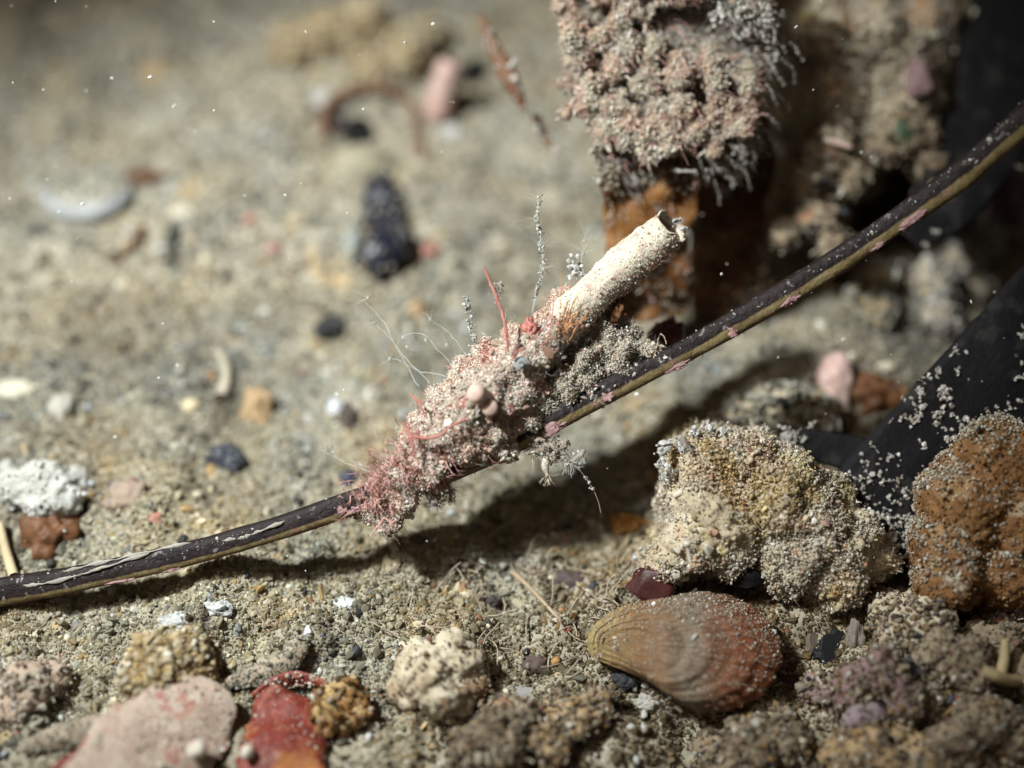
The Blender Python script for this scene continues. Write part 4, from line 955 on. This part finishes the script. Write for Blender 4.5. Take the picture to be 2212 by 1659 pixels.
V, F, U, _ = ribbon([G(100, 1700, 0.28), G(180, 1640, 0.32), G(250, 1625, 0.26), G(310, 1612, 0.12)], [.16, .14, .12, .04], UPV, .04, .2, 8, 30, .1, 44)
o = mk('red_leaf', V, F, M_REDLEAF, uv=U); tag(o, 'dull red leaf tongue peeping out left of the pinkish leaf', 'leaf')
V, F, U, _ = ribbon([G(45, 1618, 0.06), G(110, 1598, 0.12), G(190, 1582, 0.2), G(260, 1568, 0.2), G(300, 1562, 0.2)], [.05, .14, .17, .12, .03], UPV, .03, .25, 8, 30, .05, 54)
o = mk('pale_leaf', V, F, M_PALELEAF, uv=U); tag(o, 'pale translucent leaf lying flat above the red tongue', 'leaf'); crust(o, V, F, 420, .009, 'sand', .004)
V, F, U, _ = ribbon([G(480, 1478, 0.08), G(550, 1460, 0.08), G(610, 1435, 0.12), G(645, 1395, 0.14), G(655, 1375, 0.08)], [.05, .13, .14, .12, .04], UPV*.8-RGT*.4, .03, .3, 8, 30, .06, 64)
o = mk('pale_leaf', V, F, M_PALELEAF, uv=U); tag(o, 'pale curved leaf strip above the narrow curled red strip', 'leaf'); crust(o, V, F, 420, .009, 'sand', .004)

# ------------------------------------------------------------------ individual stones, shells and scraps on the left-hand sand
grock([(640, 110, 60, .3), (700, 80, 75, .3), (780, 75, 85, .3), (860, 110, 80, .3), (920, 90, 60, .3), (800, 140, 50, .2)], pmat('tan_sponge', [(.3, (.25, .19, .11)), (.7, (.38, .31, .20))], 1.4, .85, .8), 'tan_stone', 'large blurred tan stone at the top of the sand', cat='stone', n=1200, size=.024, seed=119, palname='gold', rough=.25, lift=.02)
V, F = ringtubes([spline([G(943, 262, .0), P(955, 200, GD(950, 225)-.35), P(975, 130, GD(950, 225)-.6)], 12)], [np.array([.10, .15, .17, .175, .18, .18, .18, .175, .17, .17, .16, .10])*1.25], 12)
o = mk('pink_tube_shell', V, F, pmat('rose_shell', [(.35, (.46, .38, .32)), (.6, (.46, .28, .25))], 1.2, .5, .2)); tag(o, 'pink and white tube-shaped shell leaning on the blurred sand', 'shell')
blk(1025, 165, 38, 32, M_BLACK, 'dark_pebble_or_hole', 'black lump standing in for the dark hole right of the pink tube shell', 'pebble', seed=3)  # dark hole drawn as a black lump
V, F = ringtubes([spline([G(700, 300, .05), G(705, 230, .18), G(760, 195, .25), G(830, 190, .25), G(890, 230, .2), G(905, 300, .1), G(915, 340, .05)], 40)], [np.linspace(.07, .05, 40)], 8)
o = mk('dark_strand', V, F, M_BROWN); tag(o, 'dark brown seaweed strand arching over black lumps', 'seaweed')
blk(775, 290, 38, 30, M_BLACK, 'dark_pebble_or_hole', 'black lump under the arching dark strand', 'pebble', seed=13)  # dark lumps below the strand
blk(720, 275, 24, 28, stone('wine_black', (.05, .03, .035)), 'dark_pebble_or_hole', 'brownish black lump at the left foot of the arching strand', 'pebble', seed=14)
blk(780, 362, 60, 46, stone('beige_oval', (.30, .27, .19), .7, .85, .1), 'oval_pebble', 'smooth oval beige pebble below the arching dark strand', 'pebble', seed=15, rough=.1)
V, F, U, _ = ribbon([G(822, 385, .12), G(830, 450, .2), G(825, 520, .25), G(790, 585, .15)], [.18, .30, .40, .25], RGT, .07, .3, 10, 30, .22, 3)
o = mk('mussel_shell', V, F, pmat('blue_black_shell', [(.3, (.006, .006, .012)), (.7, (.022, .024, .04))], 3, .3, .2)); tag(o, 'blue-black mussel shell piece standing in the sand left of centre', 'shell')
crust(o, V, F, 110, .02, 'sand', .008)
blk(772, 530, 26, 30, stone('grey_green', (.30, .33, .31)), 'pebble', 'grey green pebble resting on the lower part of the mussel shell', 'pebble', seed=16, rz=22)
blk(812, 560, 22, 17, stone('blue_white', (.50, .54, .64)), 'pebble', 'bluish white pebble at the foot of the mussel shell', 'pebble', seed=17)
blk(755, 470, 40, 44, stone('sandgrey', (.34, .31, .24)), 'pebble', 'sandy grey stone left of the mussel shell', 'pebble', seed=18)
# ring shell at the far left
V, F = blob_verts(G(190, 415, .10), (.62, .5, .22), 4, .12, 1.2, 7, False)
o = mk('white_shell', V, F, pmat('greyish_shell', [(.3, (.30, .28, .21)), (.7, (.44, .43, .38))], 2.5, .6, .4, 10)); tag(o, 'round whitish shell half sunk in the sand at the left', 'shell')
t = np.linspace(math.pi*.95, 2.0*math.pi, 30); c = G(190, 415, .14)
V, F = ringtubes([c+np.stack([.60*np.cos(t), .52*np.sin(t), np.full(30, .06)], -1)], [.03+.11*np.sin(np.linspace(.1, math.pi-.1, 30))], 10)
mk('rim', V, F, pmat('blue_white_rim', flat2((.36, .37, .37), .6), 4, .6, .5), o)
Vv, Fv = blob_verts(G(190, 415, .10), (.62, .5, .22), 4, .12, 1.2, 7, False); crust(o, Vv, Fv, 420, .019, 'sand', .01, lambda c, n: np.clip(n[:, 2], 0, 1)**2, name='settled_sand')
blk(312, 388, 34, 20, M_BROWN, 'seaweed_leaf', 'small dark brown leaf scrap at the right rim of the round whitish shell', 'leaf', seed=19, rough=.5)
V, F = ringtubes([spline([G(250, 565, .05), G(285, 530, .10), G(310, 490, .05)], 14)], [np.linspace(.03, .055, 14)], 7)
o = mk('dark_twig', V, F, M_BROWN); tag(o, 'short dark twig below the round whitish shell', 'twig')
blk(398, 463, 28, 16, stone('cream_white', (.60, .54, .42)), 'pebble', 'small cream oval pebble at the top of an upright dark twig', 'pebble', seed=20, rough=.1)
V, F = ringtubes([spline([G(372, 582, .03), G(371, 530, .12), G(374, 478, .16)], 14)], [np.full(14, .055)], 7)
o = mk('dark_twig', V, F, stone('greenblack', (.045, .05, .04))); tag(o, 'upright dark twig under the small cream oval pebble', 'twig')
blk(718, 712, 34, 30, stone('jet', (.018, .017, .018), .4), 'dark_pebble_or_hole', 'jet black pebble left of the hydroids', 'pebble', seed=21, facet=3)
blk(258, 756, 16, 14, stone('jet2', (.04, .03, .025)), 'dark_pebble_or_hole', 'tiny dark brown pebble at mid left', 'pebble', seed=22)
V, F = ringtubes([spline([G(465, 755, .08), G(484, 780, .10), G(490, 815, .12), G(480, 855, .08)], 20)], [np.linspace(.05, .09, 20)], 9)
o = mk('curved_worm_tube', V, F, stone('beige_tube', (.42, .38, .29))); tag(o, 'curved beige worm tube lying on the sand above the cream pebble', 'worm tube')
blk(412, 879, 18, 16, stone('butter', (.66, .56, .36)), 'pebble', 'round butter-yellow pebble under the curved beige worm tube', 'pebble', seed=23, rough=.15)
blk(556, 893, 36, 50, stone('ochre', (.42, .29, .16)), 'ochre_stone', 'ochre orange stone left of the white and dark pebbles', 'stone', seed=24, rough=.35)
o = blk(484, 1000, 42, 36, stone('slate', (.05, .055, .07), .4), 'slate_pebble', 'dark slate-blue stone with a brown side below the ochre stone', 'pebble', seed=26, facet=4)
blk(725, 885, 18, 22, stone('porcelain', (.66, .68, .74), .3), 'pebble', 'glossy bluish white pebble beside a dark stone left of the mass', 'pebble', seed=27, rough=.1)
blk(750, 925, 18, 48, stone('umber', (.10, .075, .065)), 'dark_pebble_or_hole', 'long dark umber stone right of the glossy white pebble', 'pebble', seed=28, rough=.4)
blk(900, 672, 20, 24, stone('amber_st', (.44, .31, .18)), 'pebble', 'orange tan pebble between the hydroids and the tall red strand', 'pebble', seed=29)
grock([(40, 1060, 52, .3), (95, 1045, 55, .3), (140, 1070, 48, .3), (80, 1090, 45, .2), (165, 1040, 30, .2), (20, 1020, 36, .3)], pmat('white_rock', [(.3, (.36, .35, .31)), (.7, (.52, .52, .48))], 2.2, .8, .9), 'white_rock', 'largest bright white rock at the left edge above the stalk', n=260, size=.013, seed=121, palname='white', rough=.13, lift=.008)
o = blk(112, 1165, 46, 62, M_BROWN, 'brown_seaweed_or_shade', 'rusty brown seaweed scrap below the bright white rock', 'seaweed', seed=32, rough=.6)
blk(170, 1100, 22, 22, M_BLACK, 'dark_pebble_or_hole', 'black pebble at the lower right of the bright white rock', 'pebble', seed=33)
blk(275, 1078, 44, 36, stone('mauvebrown', (.33, .25, .19)), 'brown_stone', 'pale mauve-brown stone right of the bright white rock', 'stone', seed=34)
blk(338, 1122, 15, 14, stone('salmon', (.42, .20, .15)), 'red_pebble', 'salmon red chip just above the stalk at left', 'pebble', seed=35)
V, F = ringtubes([spline([G(0, 1130, .15), G(12, 1185, .15), G(30, 1245, .1)], 12)], [np.linspace(.05, .07, 12)], 7)
o = mk('cream_spine', V, F, stone('spine_cream', (.56, .45, .28))); tag(o, 'cream spine at the left edge above the stalk', 'spine')
blk(752, 1036, 18, 17, stone('indigo', (.035, .04, .09)), 'dark_pebble_or_hole', 'indigo dark pebble behind the pink algae tuft', 'pebble', seed=36)
for (x, y, rx, ry, lab) in [(378, 1343, 36, 20, 'flat angular white shell chip just below the stalk shadow at left'), (470, 1318, 26, 18, 'rounder white shell chip right of the flat angular one'), (744, 1306, 20, 17, 'white shell chip below the stalk shadow at centre left'), (663, 1362, 16, 14, 'small white chip above the curled red strip')]:
    blk(x, y, rx, ry, stone('chip_white', (.50, .51, .50), .5), 'shell_chip', lab, 'shell', seed=x, facet=4, rough=.4)
grock([(360, 1430, 60, .5), (400, 1405, 50, .5), (420, 1455, 48, .5), (330, 1400, 40, .4), (310, 1460, 38, .4)], M_GOLD, 'golden_sponge', 'golden tan lumpy sponge under the white shell chips', cat='sponge', n=1300, size=.022, seed=111, palname='gold', rough=.14)
grock([(60, 1490, 55, .6), (115, 1470, 40, .6), (30, 1530, 40, .5)], stone('rosy', (.50, .38, .29)), 'rosy_rock', 'rosy beige rock at the left edge near the bottom', n=300, size=.02, seed=113, palname='crust')
grock([(925, 1455, 62, .1), (985, 1425, 50, .15), (965, 1505, 55, .05), (885, 1500, 42, .0), (1020, 1475, 36, .1), (900, 1420, 36, .1), (1040, 1440, 24, .1)], M_CREAM, 'cream_rock', 'cream rock with rusty patches at bottom centre', n=420, size=.012, seed=115, palname='rubble', rough=.24)
grock([(730, 1510, 40, .6), (720, 1545, 40, .5), (765, 1540, 30, .5)], M_GOLD, 'golden_lump', 'rusty golden lump right of the curled red strip', n=400, size=.02, seed=117, palname='orange')
V, F = ringtubes([spline([G(1108, 1236, .10), G(1150, 1275, .12), G(1215, 1345, .06)], 14)], [np.linspace(.035, .022, 14)], 7)
o = mk('tan_spine', V, F, stone('spine_tan', (.40, .30, .20))); tag(o, 'straight thin tan spine on the sand below the shadow', 'spine')
blk(1360, 1135, 36, 24, stone('bright_orange', (.48, .25, .08)), 'ochre_stone', 'bright orange stone at the lower edge of the central shadow', 'stone', seed=38)
for k, (x, y, rx, ry, c, lab) in enumerate([(1230, 1255, 34, 20, (.09, .065, .065), 'dark grey brown stone right of the straight tan spine'), (1065, 1300, 16, 12, (.05, .04, .04), 'little black stone left of the straight tan spine'),
        (1160, 1440, 30, 24, (.10, .07, .06), 'dark brown round stone right of the cream rock'), (880, 1420, 24, 16, (.06, .05, .045), 'dark flake on the left of the cream rock'),
        (540, 480, 16, 15, (.36, .18, .13), 'red chip on the blurred sand at upper left'), (592, 540, 18, 15, (.40, .24, .20), 'pink chip below the upper red chip'), (930, 545, 20, 19, (.38, .18, .14), 'red chip right of the mussel shell'),
        (640, 480, 24, 20, (.36, .30, .2), 'tan pebble left of the mussel shell and right of the red chips'), (340, 165, 34, 30, (.40, .30, .18), 'tan pebble on the blurred sand at far upper left'), (620, 130, 30, 26, (.40, .30, .2), 'pinkish tan pebble just left of the large tan stone'),
        (975, 290, 26, 18, (.55, .55, .52), 'white chip under the pink tube shell'), (700, 220, 28, 26, (.46, .45, .42), 'whitish pebble left of the arching strand'), (130, 890, 28, 34, (.44, .42, .36), 'grey white pebble at mid left edge'), (40, 845, 44, 22, (.58, .54, .42), 'cream flake at the left edge of the sand')]):
    blk(x, y, rx, ry, stone('stone_tone', c), 'pebble', lab, 'pebble', seed=140+k, rough=.3)

# ------------------------------------------------------------------ dark rubble at the lower right
rub = [([(2080, 1440, 60, .6), (2150, 1400, 70, .7), (2020, 1400, 50, .6), (2200, 1470, 60, .6)], M_ROCK, 'rubble_stone', 'brownish rubble stone right of the hollow by the orange shell', 'crust'),
       ([(1990, 1340, 55, .8), (1920, 1330, 40, .8), (1960, 1380, 45, .7)], M_CREAM, 'rubble_stone', 'pale cream stone under the rusty orange sponge', 'crust'),
       ([(2180, 1320, 65, .9), (2220, 1260, 60, 1.1), (2130, 1350, 40, .8)], M_PURPLE, 'rubble_stone', 'purplish crusted stone at the right edge below the orange sponge', 'crust'),
       ([(1850, 1480, 55, .6), (1910, 1450, 50, .6), (1790, 1510, 45, .5), (1950, 1500, 35, .6)], M_PURPLE, 'rubble_stone', 'grey mauve stone behind the lilac shell chip', 'crust'),
       ([(1880, 1640, 70, .5), (1960, 1610, 50, .5), (1820, 1660, 50, .5), (2000, 1680, 60, .5)], M_TANR, 'rubble_stone', 'dark tan stone at the bottom under the lilac shell chip', 'sand'),
       ([(2120, 1560, 60, .5), (2180, 1600, 60, .5), (2060, 1610, 50, .5)], M_ROCK, 'rubble_stone', 'sandy rubble stone at the bottom right corner', 'sand'),
       ([(1620, 1610, 60, .4), (1690, 1590, 50, .4), (1560, 1640, 55, .4)], M_ROCK, 'rubble_stone', 'dim brown stone below the orange shell', 'sand'),
       ([(1230, 1560, 55, .5), (1290, 1540, 45, .5), (1180, 1600, 50, .5)], M_TANR, 'rubble_stone', 'dim tan stone at bottom centre left of the orange shell', 'sand'),
       ([(1080, 1600, 60, .4), (1020, 1620, 50, .4), (1120, 1560, 40, .4)], M_ROCK, 'rubble_stone', 'brown stone at the bottom under the cream rock', 'sand')]
for k, (b, m, nm, lab, pl) in enumerate(rub):
    pl = {'crust': 'rubble', 'sand': 'rubble'}.get(pl, pl); m = {M_ROCK: M_DARKROCK}.get(m, m)  # darker rubble tones carry part of the lamp's fall-off
    grock(b, m, nm, lab, cat='stone', n=1100, size=.017, seed=200+k*3, palname=pl, rough=.26, lift=.02, knob=12)
V, F, U, _ = ribbon([G(1815, 1580, .3), G(1850, 1555, .4), G(1895, 1545, .4), G(1930, 1560, .3)], [.04, .15, .17, .03], UPV, .03, .5, 9, 30, .14, 4)
o = mk('shell_chip', V, F, stone('lilac', (.34, .26, .28), .6, .5, .8)); crust(o, V, F, 60, .012, 'rubble', .004); tag(o, 'lilac curved shell chip in the lower right rubble', 'shell')
blk(1980, 1595, 22, 30, stone('holed', (.52, .52, .50)), 'shell_chip', 'white shell bit right of the lilac shell chip', 'shell', seed=51)
V, F = ringtubes([spline([G(2120, 1445, .5), G(2150, 1460, .55), G(2190, 1470, .55), G(2230, 1460, .5)], 16), spline([G(2160, 1462, .55), G(2170, 1420, .7), G(2172, 1380, .8)], 16)], [np.linspace(.07, .085, 16), np.linspace(.08, .05, 16)], 8)
o = mk('forked_coral', V, F, stone('bone', (.46, .36, .20))); tag(o, 'bone-coloured forked coral bit at the right edge of the rubble', 'coral')
for k, (x, y, rx, ry, c, lab) in enumerate([(1755, 1380, 16, 46, (.16, .12, .09), 'upright brown shard in the hollow right of the orange shell'), (1850, 1385, 18, 50, (.22, .19, .16), 'pale upright shard beside the cream stone'), (1790, 1400, 40, 34, (.012, .012, .014), 'black stone at the back of the hollow'),
      (1960, 1545, 30, 30, (.04, .045, .06), 'blue black pebble above the white shell bit'), (2070, 1520, 26, 22, (.34, .10, .07), 'dull red pebble in the lower right rubble'), (2170, 1540, 40, 22, (.48, .46, .40), 'pale slab chip right of the dull red pebble'),
      (1970, 1450, 40, 26, (.05, .05, .06), 'dark slate chip left of the brownish rubble stone'), (1700, 1470, 30, 22, (.10, .03, .03), 'wine brown pebble below the hollow'), (1640, 1560, 18, 18, (.58, .56, .52), 'white round pebble below the orange shell'), (1400, 1520, 26, 18, (.42, .40, .36), 'grey chip under the orange shell'),
      (1350, 1470, 30, 26, (.035, .035, .04), 'black pebble under the pointed end of the orange shell'), (1130, 1500, 22, 18, (.33, .31, .30), 'grey pebble right of the cream rock')]):
    blk(x, y, rx, ry, stone('rubble_tone', c), 'pebble', lab, 'pebble', seed=170+k, facet=3, rough=.35)

# small loose chips, one by one
def chips(n, name, label, cat, group, cols, r0, r1, box, facet=3):
    protos = []
    for k in range(6):
        V, F = blob_verts((0, 0, 0), (1, rng.uniform(.6, .95), rng.uniform(.4, .75)), 2, .35, 1.5, 300+k, True, facet)
        protos.append((V, F))
    mats = [stone(name+'_tone', c, .45) for c in cols]
    pro = {}
    for k in range(n):
        x = rng.uniform(*box[:2]); y = rng.uniform(*box[2:]); p = G(x, y); r = rng.uniform(r0, r1)
        i, j = rng.integers(0, 6), rng.integers(0, len(mats))
        if (i, j) not in pro:
            o = mk(name, protos[i][0], protos[i][1], mats[j], origin=(0, 0, 0)); pro[(i, j)] = o
        else:
            o = pro[(i, j)].copy(); COL.objects.link(o)
        o.location = p+np.array([0, 0, r*.35]); o.scale = (r, r, r); o.rotation_euler = tuple(rng.uniform(0, 6.28, 3))
        tag(o, label, cat, group)
chips(70, 'white_grit', 'tiny loose white chip, one of many strewn over the sand', 'chip', 'white chips strewn on the sand', [(.68, .68, .66), (.58, .62, .68), (.64, .58, .46)], .035, .085, (0, 1500, 300, 1650))
chips(50, 'dark_grit', 'tiny loose blackish chip, one of many strewn over the sand', 'chip', 'dark chips strewn on the sand', [(.03, .03, .03), (.06, .05, .045), (.05, .055, .07)], .035, .09, (0, 2200, 100, 1650))
chips(50, 'ochre_grit', 'tiny loose ochre chip, one of many strewn over the sand', 'chip', 'ochre chips strewn on the sand', [(.44, .26, .10), (.40, .30, .17), (.36, .18, .09)], .04, .095, (0, 2200, 50, 1650))
chips(16, 'red_grit', 'tiny loose red chip, one of a few strewn over the sand', 'chip', 'red chips strewn on the sand', [(.44, .13, .10), (.5, .24, .2)], .03, .06, (0, 2200, 300, 1650))
chips(30, 'white_grit', 'tiny pale chip, one of many caught in the dim rubble at lower right', 'chip', 'pale chips in the dim rubble', [(.62, .60, .56), (.5, .5, .46)], .03, .075, (1250, 2200, 1450, 1650))

# thin dead threads lying on the sand below the shadow
paths = []
for k in range(130):
    p = G(rng.uniform(850, 1500), rng.uniform(1200, 1440), .02); a = rng.uniform(0, 6.28); paths.append(thread(p, (math.cos(a), math.sin(a), .5), rng.uniform(.15, .5), 6, .3, (0, 0, -.5)))
V, F = ringtubes(paths, [np.full(7, .010)]*len(paths), 5)
tag(mk('fibre_litter', V, F, M_PALELEAF, origin=(0, 0, 0)), 'fine pale fibre litter on the sand', 'litter', kind='stuff')

# drifting specks in the water
n = 170
pp = np.array([P(rng.uniform(0, 2212), rng.uniform(0, 1659), rng.uniform(-.9, .8)) for _ in range(n)])
gh = ground_h(pp[:, 0], pp[:, 1]); pp = pp[pp[:, 2] > gh+.15]
V, F, C = grain_mesh(pp, np.clip(np.exp(rng.normal(math.log(.0105), .4, len(pp))), .005, .022), pal('white', len(pp)))
tag(mk('drifting_specks', V, F, M_GRAIN, col=C, origin=(0, 0, 0), smooth=False), 'white specks drifting in the water', 'marine snow', kind='stuff')

for o in SC.objects:
    if '_o' in o: del o['_o']
